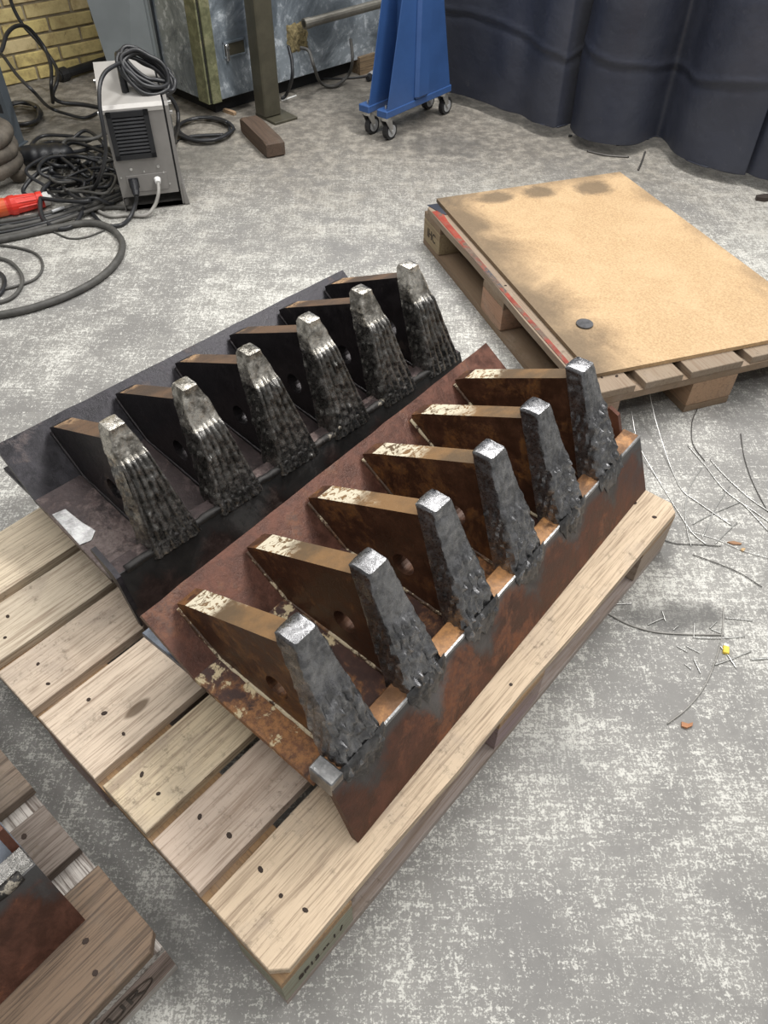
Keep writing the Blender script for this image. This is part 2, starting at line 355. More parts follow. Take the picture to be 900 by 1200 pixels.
bm = bmesh.new(); add_prism(bm, [(-.006, -.006), (.004, -.006), (.004, .004), (-.006, .004)], 'z', .07, 2.3); link_mesh('corner_gap', bm, M['shadowblack'], t)
def housing_x(px, py, y_off=0.0):      # local x,z on the right-hand face of the housing
    n = Vector((-math.sin(cang), math.cos(cang), 0)); d = ray(px, py); q = CAM+d*((ck-CAM).dot(n)/d.dot(n)); q -= ck
    return q.x*math.cos(cang)+q.y*math.sin(cang), q.z
x0, z1 = housing_x(260, 50); x1, z0 = housing_x(288, 62)
bm = bmesh.new()
for q in ((x0, x1, z1-.008, z1), (x0, x1, z0, z0+.006), (x0, x0+.006, z0, z1), (x1-.006, x1, z0, z1)): add_box(bm, q[0], q[1], -.006, 0, q[2], q[3])
link_mesh('latch_frame', bm, M['galv'], t)
bm = bmesh.new(); add_box(bm, x0+.006, x1-.006, -.002, 0, z0+.006, z1-.008); lp = link_mesh('latch_pocket', bm, M['olivedark'], t)
bm = bmesh.new(); add_box(bm, x0+.010, x0+.026, -.016, -.002, z0-.012, z1-.008, .003); add_cyl(bm, (x0+.018, -.02, z1-.02), (x0+.018, -.004, z1-.02), .008, seg=10); link_mesh('latch_lever', bm, simple('chrome', (.6, .6, .6), .2, .9), lp)
# torn hole with insulation wool
x0, z1 = housing_x(335, 30); x1, z0 = housing_x(361, 57)
def wool():
    k = NT('mineral_wool'); v = k.coord(); n = k.noise(v, 40, 8, .8, 1); c = k.mix(k.step(n, .35, .65), (.10, .08, .04), (.42, .34, .17)); k.bump(n, 1.0, .01); return k.fin(c, .95)
bm = bmesh.new(); N = 12; g = []
for i in range(N+1):
    r_ = []
    for j in range(N+1):
        x = x0+(x1-x0)*i/N; z = z0+(z1-z0)*j/N; e = min(i, j, N-i, N-j)
        e_ = .012*noise.noise(Vector((i*.7, j*.7, 3))); x += e_*(e == 0); z += e_*(e == 0)
        r_.append(bm.verts.new((x, -.001-(.01+.014*noise.noise(Vector((x*40, z*40, 0))))*(min(e, 2)/2), z)))
    g.append(r_)
for i in range(N):
    for j in range(N): bm.faces.new((g[i][j], g[i+1][j], g[i+1][j+1], g[i][j+1]))
link_mesh('insulation', bm, wool(), t, smooth=True)
xl, zl = housing_x(480, 0)
# pipe along the housing
M['pipe'] = simple('grey_pipe', (.20, .19, .165), .42, .5, .2, 12, .1)
p0 = aty(357, 28, ck.y+.34); p1 = aty(468, -2, ck.y+.68)
bm = bmesh.new(); dirp = (p1-p0).normalized(); add_tube(bm, [p0, p1, p1+dirp*1.0], .021, 14); add_cyl(bm, p0-dirp*.004, p0+dirp*.03, .024, seg=14); add_cyl(bm, p0-dirp*.0045, p0-dirp*.0035, .015, seg=14, mi=1)
tag(link_mesh('pipe_rail', bm, [M['pipe'], M['black']]), 'dull grey steel pipe running along the galvanised housing', 'pipe')

# olive post with base plate
pb = at(327, 137); pang = R(40)
t = thing('steel_post', 'dark olive square steel post on a square base plate before the housing', 'post', at(322, 138), pang)
bm = bmesh.new(); add_box(bm, -.055, .075, -.085, .085, 0, .012, .002); link_mesh('base_plate', bm, M['olivedark'], t)
bm = bmesh.new(); add_box(bm, -.06, .03, -.015, .075, .012, 2.3, .006); link_mesh('tube', bm, M['olivedark'], t)

# timber sleeper on the floor
def board(name, parent, L, W_, T, loc, rz=0, col=(.5, .4, .3), mat='wood', bev=.002, chamf=None, wane=0.0, seed=0, rx=0):
    b = bmesh.new(); rnd = random.Random(seed); n = 6
    hw = W_/2
    out = [(-L/2, -hw), (L/2, -hw), (L/2, hw), (-L/2, hw)]
    pts = []
    ch = chamf or {}
    for i, (x, y) in enumerate(out):
        c = ch.get(i, 0)
        if c:
            prv = Vector(out[i-1])-Vector((x, y)); nxt = Vector(out[(i+1) % 4])-Vector((x, y)); prv.normalize(); nxt.normalize()
            pts.append((x+prv.x*c, y+prv.y*c)); pts.append((x+nxt.x*c, y+nxt.y*c))
        else: pts.append((x, y))
        if i in (0, 2):
            x2, y2 = out[(i+1) % 4]
            for k in range(1, n): pts.append((x+(x2-x)*k/n, y+(rnd.uniform(-1, 1)*wane)))
    fs = add_prism(b, pts, 'z', -T/2, T/2)
    if bev:
        es = [e for e in b.edges if abs(e.verts[0].co.z-e.verts[1].co.z) < 1e-6]
        bmesh.ops.bevel(b, geom=es, offset=bev, segments=1, affect='EDGES')
    o = link_mesh(name, b, M[mat], parent, loc=loc, rot=(rx, 0, rz)); o.color = (*col, 1); return o
ta, tb_ = at(287, 172), at(302, 139)
c_ = (at(313, 187)+at(335, 182))/2; e_ = (at(273, 158)+at(300, 137))/2
tdir = (e_-c_).normalized(); 
t = thing('timber_block', 'dark brown squared timber beam lying on the floor before the olive post', 'timber', (c_+tdir*.17), math.atan2(tdir.y, tdir.x))
board('beam', t, .34, .085, .065, (0, 0, .0325), col=(.10, .065, .045), mat='oldwood', bev=.008, seed=3)

# wooden block under the housing
p = at(425, 88); o = board('wood_block', None, .12, .10, .085, (p.x, p.y+.07, .0425), R(40), (.24, .17, .10), 'oldwood', seed=5); tag(o, 'square brown wooden block propped at the foot of the housing by the blue stand', 'block')

# ---------------------------------------------------------------- blue wheeled stand
M['blue'] = simple('blue_paint', (.038, .095, .26), .35, .0, .12, 4, .03); M['bluedk'] = M['blue']
M['chrome'] = simple('zinc_plate', (.55, .55, .54), .28, .85, .15, 20); M['tyre'] = simple('black_tyre', (.02, .02, .022), .55)
M['rim'] = simple('grey_wheel', (.42, .43, .44), .45, .2, .1)
f0 = at(452, 165); f1 = at(517, 135); bd = (f1-f0); bd.z = 0; BL = bd.length; bang = math.atan2(bd.y, bd.x)
t = thing('wheeled_stand', 'bright blue steel stand on castor wheels left of the dark curtain', 'stand', f0, bang)
for k, yo in enumerate((0.0, .105)):
    bm = bmesh.new(); add_box(bm, -.03, BL+.03, yo-.03, yo+.03, .105, .135, .003); link_mesh('base_bar', bm, M['blue'], t)
    bm = bmesh.new(); add_prism(bm, [(.0-.02, .135), (.17, .135), (.17, .85), (.14, .85)], 'y', yo-.026, yo-.021); link_mesh('gusset', bm, M['blue'], t)
    bm = bmesh.new(); add_prism(bm, [(BL+.02, .135), (.26, .135), (.26, .78), (.29, .78)], 'y', yo-.026, yo-.021); link_mesh('gusset', bm, M['blue'], t)
    for x in (0, BL):
        bm = bmesh.new(); s = bm
        add_cyl(bm, (x, yo, .09), (x, yo, .118), .022, seg=16); add_cyl(bm, (x, yo, .118), (x, yo, .15), .006, seg=8)
        add_prism(bm, [(x-.02, .09), (x+.02, .09), (x+.034, .035), (x+.022, .03)], 'y', yo-.019, yo-.016); add_prism(bm, [(x-.02, .09), (x+.02, .09), (x+.034, .035), (x+.022, .03)], 'y', yo+.016, yo+.019)
        cst = link_mesh('castor', bm, M['chrome'], t)
        bm = bmesh.new(); add_cyl(bm, (x+.028, yo-.012, .038), (x+.028, yo+.012, .038), .038, seg=24); link_mesh('tyre', bm, M['tyre'], cst)
        bm = bmesh.new(); add_cyl(bm, (x+.028, yo-.0145, .038), (x+.028, yo+.0145, .038), .026, seg=24); add_cyl(bm, (x+.028, yo-.021, .038), (x+.028, yo+.021, .038), .007, seg=12); link_mesh('wheel_hub', bm, M['rim'], cst)
bm = bmesh.new(); add_box(bm, .17, .27, .03, .075, .105, .13, .002); link_mesh('cross_bar', bm, M['blue'], t)
bm = bmesh.new(); add_box(bm, .165, .265, -.045, .12, .135, 1.9, .014); link_mesh('column', bm, M['blue'], t)

# ---------------------------------------------------------------- curtain
def cloth():
    k = NT('navy_welding_curtain'); v = k.coord('Object'); n = k.noise(v, 2.6, 5, .6, .6); n2 = k.noise(v, 25, 6, .7)
    c = k.mix(k.step(n, .35, .68), (.021, .025, .041), (.037, .041, .058)); c = k.mix(k.step(n2, .6, .74, 0, .4), c, (.09, .09, .10))
    k.bump(k.noise(v, 6, 4, .6), .25, .03); return k.fin(c, .48)
M['cloth'] = cloth()
HZ = .05
def curtain_panel(label, hem, amp, seed, rz=0.0, folds=(.37, .69, 1.02), top=2.4, back=0.0):
    P = [at(x, y, HZ) for x, y in hem]; P = spline(P, 10); base = P[0].copy(); bm = bmesh.new(); rows = 150; grid = []
    for j in range(rows+1):
        z = HZ + (top-HZ)*(j/rows)**1.5; ln = []
        for i, p in enumerate(P):
            d = (P[min(i+1, len(P)-1)]-P[max(i-1, 0)]); nrm = Vector((-d.y, d.x, 0)).normalized()
            s = i/len(P); o_ = 0
            for fz in folds:
                zz = fz+.035*math.sin(s*5+seed)+.02*noise.noise(Vector((s*6, fz*9, seed)))
                q = (z-zz)/.010; o_ += -.006*math.exp(-q*q)+.004*math.exp(-((q+2.2)/1.8)**2)
            o_ += .02*noise.noise(Vector((s*4, z*2.2, seed)))*min(1, (z-HZ)*3)
            o_ *= 1; hz = z+.01*noise.noise(Vector((s*7, 0, seed)))*(j == 0)
            q = p+nrm*(o_+back); ln.append(bm.verts.new((q.x-base.x, q.y-base.y, hz)))
        grid.append(ln)
    for j in range(rows):
        for i in range(len(P)-1): bm.faces.new((grid[j][i], grid[j][i+1], grid[j+1][i+1], grid[j+1][i]))
    o = link_mesh('curtain_panel', bm, M['cloth'], smooth=True, loc=(base.x, base.y, 0))
    md = o.modifiers.new('thickness', 'SOLIDIFY'); md.thickness = .004
    return tag(o, label, 'curtain')
curtain_panel('dark strip of navy curtain hanging right behind the blue stand', [(497, 90), (506, 95), (516, 99), (530, 106)], 0, 9, back=.12)
curtain_panel('leftmost navy curtain panel, beside the blue stand', [(512, 104), (535, 110), (560, 117), (585, 127), (608, 134), (625, 143), (645, 149), (655, 149), (672, 144), (690, 140)], .02, 1)
curtain_panel('middle navy curtain panel with a deep fold and dented lower right corner', [(668, 149), (676, 159), (695, 166), (722, 170), (748, 168), (768, 160), (780, 166), (791, 180), (815, 192), (845, 200), (873, 205)], .02, 2)
curtain_panel('rightmost navy curtain panel, cut by the right edge of the picture', [(862, 196), (885, 207), (910, 214), (940, 222), (975, 240), (1010, 250)], .02, 3)

# ---------------------------------------------------------------- pallets
NAILM = None
def nail_mesh():
    b = bmesh.new(); add_cyl(b, (0, 0, -.003), (0, 0, .0008), .0040, seg=7)
    me = bpy.data.meshes.new('nail'); b.to_mesh(me); b.free(); me.materials.append(M['nail']); return me
NAILM = nail_mesh()
def nails(parent, xs, W_, z, rnd, n=3):
    for x in xs:
        for i in range(n):
            o = bpy.data.objects.new('nail', NAILM); C.objects.link(o); o.parent = parent
            o.location = (x+rnd.uniform(-.022, .022), (i-(n-1)/2)*W_/n*.85+rnd.uniform(-.008, .008), z); o.scale = (rnd.uniform(.8, 1.5), rnd.uniform(.7, 1.1), 1); o.rotation_euler = (0, 0, rnd.uniform(0, 3))
def pallet(label, x, y, th, boards, width, cols, vs=1, seed=0, undercol=(.33, .23, .14), blockcol=(.36, .27, .18), nail=True, mat='wood', L=1.2, umat=None, left_chamf=True, bottomcol=None):
    """local x along the deck boards, local y*vs across; boards = [(start, width)] across"""
    rnd = random.Random(seed); umat = umat or mat
    t = thing('pallet', label, 'pallet', (x, y, 0), th)
    for i, (s, wd) in enumerate(boards):
        ch = {}
        if i == 0: ch = {0: .02, 1: .02} if vs > 0 else {3: .02, 2: .02}
        if i == len(boards)-1: ch = {3: .02, 2: .02} if vs > 0 else {0: .02, 1: .02}
        o = board('deck_board', t, L+rnd.uniform(-.006, .006), wd, .022, (L/2+rnd.uniform(-.003, .003), vs*(s+wd/2), .133+rnd.uniform(-.0008, .0008)), rnd.uniform(-.002, .002), cols[i % len(cols)], mat, .0015, ch, .0025, seed*31+i)
        if nail: nails(o, (-L/2+.07, 0, L/2-.07), wd, .011, rnd, 3 if wd > .12 else 2)
    for xx in (.0725, L/2, L-.0725):
        board('stringer_board', t, width, .145, .022, (xx, vs*width/2, .111), R(90), undercol, umat, .0015, seed=seed+int(xx*100))
    bys = (.05, width/2, width-.05)
    for xx, bl in ((.0725, .145), (L/2, .145), (L-.0725, .145)):
        for j, yy in enumerate(bys):
            wd = .1 if j != 1 else .145
            board('block', t, bl, wd, .078, (xx, vs*yy, .061), 0, tuple(c*rnd.uniform(.85, 1.15) for c in blockcol), umat, .003, ({0: .015, 1: .015} if False else {}), 0, seed*7+j)
    for j, yy in enumerate(bys):
        board('bottom_board', t, L, .1 if j != 1 else .145, .022, (L/2, vs*yy, .011), 0, bottomcol or undercol, umat, .0015, seed=seed+50+j)
    return t
X1, Y1, T1 = -.1361, .2452, .8606
ws = [.152, .108, .110, .152, .114, .112, .152]; st = []; s = 0
meas = [(0, .1519), (.171, .1119), (.302, .1137), (.435, .1662), (.620, .115), (.754, .120), (.893, .152)]
pal1 = pallet('large pale wooden pallet of seven deck boards under the two toothed steel pieces', X1, Y1, T1, meas, 1.045,
       [(.62, .49, .35), (.52, .42, .34), (.63, .52, .36), (.62, .51, .40), (.57, .47, .37), (.56, .48, .37), (.66, .56, .42)], seed=2, undercol=(.36, .23, .12), blockcol=(.33, .28, .24), bottomcol=(.40, .34, .31))
X2, Y2, T2 = .5244, 1.5538, 1.9179
pal2 = pallet('grey-brown pallet under the particle board, red paint along its left edge', X2, Y2, T2, [(0, .135), (.165, .115), (.305, .165), (.505, .115), (.652, .148)], .8,
       [(.28, .215, .155), (.27, .21, .15), (.26, .205, .15), (.28, .22, .16), (.27, .21, .15)], vs=-1, seed=4, L=1.15, undercol=(.22, .155, .10), blockcol=(.34, .24, .15))
# red paint on the edge board of that pallet
red = rusted('red_paint_worn', (.30, .045, .025), (.10, .07, .05), (.16, .11, .08), (.06, .06, .07), .5, rust_amt=.62, metal=0, rough=(.5, .7), scale=.8)
bm = bmesh.new(); add_prism(bm, [(.02, -.004), (1.09, -.002), (1.09, -.036), (1.0, -.026), (.5, -.017), (.02, -.018)], 'z', .1442, .1456)
link_mesh('paint_stripe', bm, red, pal2)
bm = bmesh.new(); add_prism(bm, [(1.06, -.030), (1.142, -.004), (1.142, -.044), (1.10, -.044), (1.05, -.042)], 'z', .1444, .1460); link_mesh('paint_patch', bm, simple('blue_black_paint', (.035, .04, .055), .5), pal2)
# worn stamp on the far corner block
def text_part(name, body, size, parent, loc, rot, mat, ext=.0006):
    cu = bpy.data.curves.new(name, 'FONT'); cu.body = body; cu.size = size; cu.extrude = ext; cu.align_x = 'CENTER'; cu.align_y = 'CENTER'
    o = bpy.data.objects.new(name, cu); C.objects.link(o)
    dg = bpy.context.evaluated_depsgraph_get(); me = bpy.data.meshes.new_from_object(o.evaluated_get(dg)); bpy.data.objects.remove(o)
    me.materials.clear(); me.materials.append(mat); o = bpy.data.objects.new(name, me); C.objects.link(o); o.parent = parent; o.location = loc; o.rotation_euler = rot; return o
M['brand'] = simple('burnt_mark', (.045, .032, .024), .8)
text_part('stamp', 'IHC', .045, pal2, (1.0775, .0010, .061), (R(90), 0, R(180)), M['brand'])
text_part('stamp', '8P15 -- 1 /', .022, pal1, (.075, -.0010, .060), (R(90), 0, 0), M['brand'])

X3, Y3, T3 = -.1361-.1*0, .2452, .8606
c3 = Vector((X1, Y1, 0))+Vector((math.cos(T1), math.sin(T1), 0))*(-.078-1.2)+Vector((-math.sin(T1), math.cos(T1), 0))*.162
pal3 = pallet('dark weathered pallet cut by the lower left corner, EUR stamped on its end block', c3.x, c3.y, T1, [(0, .155), (.198, .1), (.335, .145), (.521, .1), (.662, .145)], .8,
       [(.175, .12, .08), (.17, .14, .12), (.19, .145, .11), (.17, .14, .12), (.17, .14, .12)], seed=6, mat='oldwood', undercol=(.42, .39, .36), blockcol=(.30, .26, .22))
text_part('stamp', 'EUR', .046, pal3, (1.2-.093, -.0010, .061), (R(90), 0, 0), M['brand'])
bm = bmesh.new()
N = 40; ring = [Vector((1.2-.093+.058*math.cos(2*math.pi*i/N), -.0012, .061+.027*math.sin(2*math.pi*i/N))) for i in range(N)]
add_tube(bm, ring, .0012, 4, closed=True); link_mesh('stamp_oval', bm, M['brand'], pal3)

# particle board and disc on pallet 2
def osb():
    k = NT('particle_board'); v = k.coord('Object'); n1 = k.noise(v, 5, 6, .65, .5); n2 = k.noise(v, 150, 5, .8); n3 = k.noise(v, 28, 7, .75, .6)
    c = k.mix(k.step(n2, .35, .65), (.38, .25, .13), (.56, .39, .22)); c = k.mix(k.step(n1, .4, .7, 0, .35), c, (.62, .45, .27))
    sep = k.n('ShaderNodeSeparateXYZ'); k.L(v, sep.inputs[0]); ex, ey = sep.outputs[0], sep.outputs[1]
    wob = k.math('MULTIPLY', k.math('SUBTRACT', n1, .5), .32)
    # grinding soot along the left edge and far edge, with dark heel marks
    dl = k.math('ADD', k.math('MULTIPLY', ey, -1.0), k.math('ADD', wob, k.math('MULTIPLY', k.step(ex, .3, 1.1, 0, .02), 1.0)))
    c = k.mix(k.step(dl, .06, .25, .8, 0), c, (.10, .075, .05))
    df = k.math('ADD', k.math('SUBTRACT', 1.15, ex), wob); c = k.mix(k.step(df, -.02, .10, .6, 0), c, (.12, .09, .06))
    dr = k.math('ADD', k.math('ADD', ey, .79), wob); c = k.mix(k.step(dr, -.03, .07, .45, 0), c, (.15, .11, .07))
    for cx, cy, rx, ry in ((1.10, -.25, .045, .07), (1.09, -.42, .05, .06), (1.06, -.62, .06, .075)):
        a = k.math('DIVIDE', k.math('SUBTRACT', ex, cx), rx); b = k.math('DIVIDE', k.math('SUBTRACT', ey, cy), ry)
        d = k.math('ADD', k.math('SQRT', k.math('ADD', k.math('MULTIPLY', a, a), k.math('MULTIPLY', b, b))), k.math('MULTIPLY', k.math('SUBTRACT', n3, .5), 1.2))
        c = k.mix(k.step(d, .6, 1.25, .75, 0), c, (.10, .075, .05))
    a = k.math('MULTIPLY', k.step(n3, .60, .68), .45); c = k.mix(a, c, (.22, .14, .08))
    return k.fin(c, .75)
M['osb'] = osb()
t2 = Matrix.Rotation(T2, 3, 'Z')
bm = bmesh.new(); add_prism(bm, [(.060, -.040), (.036, -.79), (1.152, -.79), (1.158, -.046)], 'z', 0, .012)
ob = link_mesh('particle_board', bm, M['osb'], loc=(X2, Y2, .1446), rot=(0, 0, T2)); tag(ob, 'large tan particle board sheet with sooty edges lying on the far pallet', 'board')
p = at(685, 380, .158); bm = bmesh.new(); add_cyl(bm, (0, 0, 0), (0, 0, .005), .024, seg=36)
bmesh.ops.bevel(bm, geom=[e for e in bm.edges if abs(e.verts[0].co.z-e.verts[1].co.z) < 1e-6], offset=.0008, segments=1, affect='EDGES')
tag(link_mesh('steel_disc', bm, simple('grey_disc', (.10, .10, .105), .5, .4, .3, 60), loc=(p.x, p.y, .1568)), 'small round grey disc lying on the particle board', 'disc')

# ---------------------------------------------------------------- toothed steel pieces
def loft_tooth(seed, uc, base, top, style, zc, hwb, hwt, parent, mats):
    """base=(v0,v1,z) front/back at the foot, top=(v0,v1,z); a solid with real weld beads on its faces"""
    rnd = random.Random(seed); rows = 58; bm = bmesh.new(); rings = []
    # perimeter samples: front (along u), right side, back, left side
    per = []
    NF, NS = 44, 10
    for i in range(NF): per.append(('f', i/(NF-1)))
    for i in range(1, NS): per.append(('r', i/NS))
    for i in range(4): per.append(('b', i/3))
    for i in range(1, NS): per.append(('l', i/NS))
    lean = rnd.uniform(-.004, .004); ph = rnd.uniform(0, 9)
    blobs = [(rnd.uniform(.15, .85), rnd.uniform(.02, zc-.05), rnd.uniform(.010, .02)) for _ in range(30)]
    for j in range(rows+1):
        s = j/rows; zz = base[2]+(top[2]-base[2])*s
        hw = hwb+(hwt-hwb)*(s**.92); v0 = base[0]+(top[0]-base[0])*s; v1 = base[1]+(top[1]-base[1])*s
        
        ring = []
        for side, t in per:
            if side == 'f': x, y, n = -hw+2*hw*t, v0, Vector((0, -1, .35))
            elif side == 'r': x, y, n = hw, v0+(v1-v0)*t, Vector((1, 0, .1))
            elif side == 'b': x, y, n = hw-2*hw*t, v1, Vector((0, 1, -.2))
            else: x, y, n = -hw, v1+(v0-v1)*t, Vector((-1, 0, .1))
            # round the corners
            cx = abs(x)/hw; cy = abs((y-(v0+v1)/2)/((v1-v0)/2))
            if cx > .8 and cy > .8:
                k_ = ((cx-.8)/.2)*((cy-.8)/.2); x *= 1-.06*k_; y = (v0+v1)/2+(y-(v0+v1)/2)*(1-.08*k_)
            P = Vector((x*90, s*16, y*70+seed*5)); nz = noise.fractal(P*.55, 1, 2, 3); n2 = noise.noise(P*1.7)
            cladd = 1/(1+math.exp((s-zc-.05*noise.noise(Vector((t*3.5, seed*3.3, 0))))*60))
            d = (.0011 if side != 'f' else .0013)*nz+.0007*n2
            if side == 'f':
                if style == 'A':
                    st_ = abs(math.sin(t*math.pi*5.6+.35*math.sin(s*9+ph)+.25*n2)); d += cladd*(.0040+.0062*st_**.6+.0012*noise.noise(Vector((t*8, s*40, seed))))
                    for bu, bs, br in blobs[:9]:
                        q = ((t-bu)*2*hw)**2+((s-bs)*.2)**2; d += .0028*math.exp(-q/(.0055**2))
                else:
                    st_ = abs(math.sin(t*math.pi*4.2+1.3*noise.noise(Vector((t*3, s*7, seed))))); d += cladd*(.0025+.0058*st_**.7*(.6+noise.noise(Vector((t*4, s*12, seed))))+.0040*noise.noise(Vector((t*9, s*16, seed+.5)))+.0012*n2)
                    for bu, bs, br in blobs:
                        q = ((t-bu)*2*hw)**2*2.2+((s-bs)*.2)**2; d += .0050*math.exp(-q/(.0046**2))*(bs < zc)
            elif side in 'lr':
                d += cladd*.0016*math.sin(y*420+2*nz+ph)+.0015*nz
                if style == 'A' and side == 'l': d += .002*math.sin(s*26+ph)*n2
            if j >= rows-1: d *= .4
            n.normalize(); q = Vector((x, y, zz))+n*d
            if style == 'A' and s > .8: q.x *= 1-.22*((s-.8)/.2)**2
            ring.append(bm.verts.new((q.x+uc+lean*s, q.y, q.z)))
        rings.append(ring)
    n = len(per)
    for j in range(rows):
        for i in range(n):
            f = bm.faces.new((rings[j][i], rings[j][(i+1) % n], rings[j+1][(i+1) % n], rings[j+1][i])); f.material_index = 1 if (j/rows > zc-.01 and len(mats) > 1) else 0
    # bevelled, slightly domed top
    ctr = Vector((0, 0, 0))
    for v in rings[-1]: ctr += v.co
    ctr /= n; r2 = []; r3 = []
    hgt = .004 if style == 'B' else .010
    for v in rings[-1]:
        a = ctr+(v.co-ctr)*.86; a.z += hgt; r2.append(bm.verts.new(a)); b = ctr+(v.co-ctr)*.45; b.z += hgt*1.3+.0006*noise.noise(v.co*200); r3.append(bm.verts.new(b))
    cv = bm.verts.new(ctr+Vector((0, 0, hgt*1.35)))
    mi = 1 if len(mats) > 1 else 0
    for i in range(n):
        k = (i+1) % n
        for q in ((rings[-1][i], rings[-1][k], r2[k], r2[i]), (r2[i], r2[k], r3[k], r3[i]), (r3[i], r3[k], cv)):
            f = bm.faces.new(q); f.material_index = len(mats)-1
    bm.faces.new(rings[0][::-1])
    o = link_mesh('tooth', bm, mats, parent, smooth=True); o.data.set_sharp_from_angle(angle=R(38)); return o
def weld_toe(seed, uc, hw, parent, mat, drop):
    """ragged skin of weld metal run down over the front plate below a tooth"""
    bm = bmesh.new(); NX, NY = 26, 12; fdir = Vector((0, -.05, -.131)).normalized(); nrm = Vector((0, -.131, .05)).normalized(); g = []
    for i in range(NX+1):
        t = i/NX; col = []; L = drop*(.25+.75*math.sin(math.pi*t)**.6)*(1+.55*noise.noise(Vector((t*9, seed, 0))))+.006*noise.noise(Vector((t*30, seed, 4)))
        L = max(L, .002)
        for j in range(NY+1):
            s = j/NY; x = uc+(t-.5)*2*hw*(1.0+.15*s*0); q = Vector((x, .049, .134))+fdir*(-.010+(L+.010)*s)
            e = math.sin(math.pi*min(1, s*1.0+.12))*min(1, t*8, (1-t)*8); h = .0060*e*(1-s*.8)+.0018*noise.noise(Vector((x*90, s*5, seed)))*e
            col.append(bm.verts.new(q+nrm*(h-.001*(s == 1)+.0004)))
        g.append(col)
    for i in range(NX):
        for j in range(NY): bm.faces.new((g[i][j], g[i+1][j], g[i+1][j+1], g[i][j+1]))
    return link_mesh('weld_toe', bm, mat, parent, smooth=True)
def rib_mesh(parent, uc, hth, outline, holec, hr, mats, matidx_top=(0, 1)):
    """vertical plate in the (y,z) plane with a bored hole"""
    bm = bmesh.new(); NH = 20; hole = [(holec[0]+hr*math.cos(2*math.pi*i/NH), holec[1]+hr*math.sin(2*math.pi*i/NH)) for i in range(NH)]
    caps = []
    for sx in (-1, 1):
        x = uc+sx*hth; O = [bm.verts.new((x, *p)) for p in outline]; Hh = [bm.verts.new((x, *p)) for p in hole]
        eo = [bm.edges.new((O[i], O[(i+1) % len(O)])) for i in range(len(O))]; eh = [bm.edges.new((Hh[i], Hh[(i+1) % NH])) for i in range(NH)]
        bmesh.ops.triangle_fill(bm, use_beauty=True, edges=eo+eh); caps.append((O, Hh))
    (O0, H0), (O1, H1) = caps; n = len(outline)
    for i in range(n):
        f = bm.faces.new((O0[i], O0[(i+1) % n], O1[(i+1) % n], O1[i])); f.material_index = 1 if i in matidx_top else 0
    for i in range(NH): bm.faces.new((H0[i], H1[i], H1[(i+1) % NH], H0[(i+1) % NH]))
    return link_mesh('rib', bm, mats, parent)
def slab(bm, a, b, th, u0, u1, skew=0.0):
    """plate whose top line runs a->b in (y,z), thickness below, from u0 to u1"""
    a = Vector(a); b = Vector(b); d = (b-a).normalized(); n = Vector((d.y, -d.x))*th
    if n.y > 0: n = -n
    q = [a, b, b+n, a+n]; add_prism(bm, [(v.x, v.y) for v in q], 'x', u0, u1)
def warp(o, amp=.0012, sc=9):
    for v in o.data.vertices: v.co += noise.noise_vector(v.co*sc)*amp
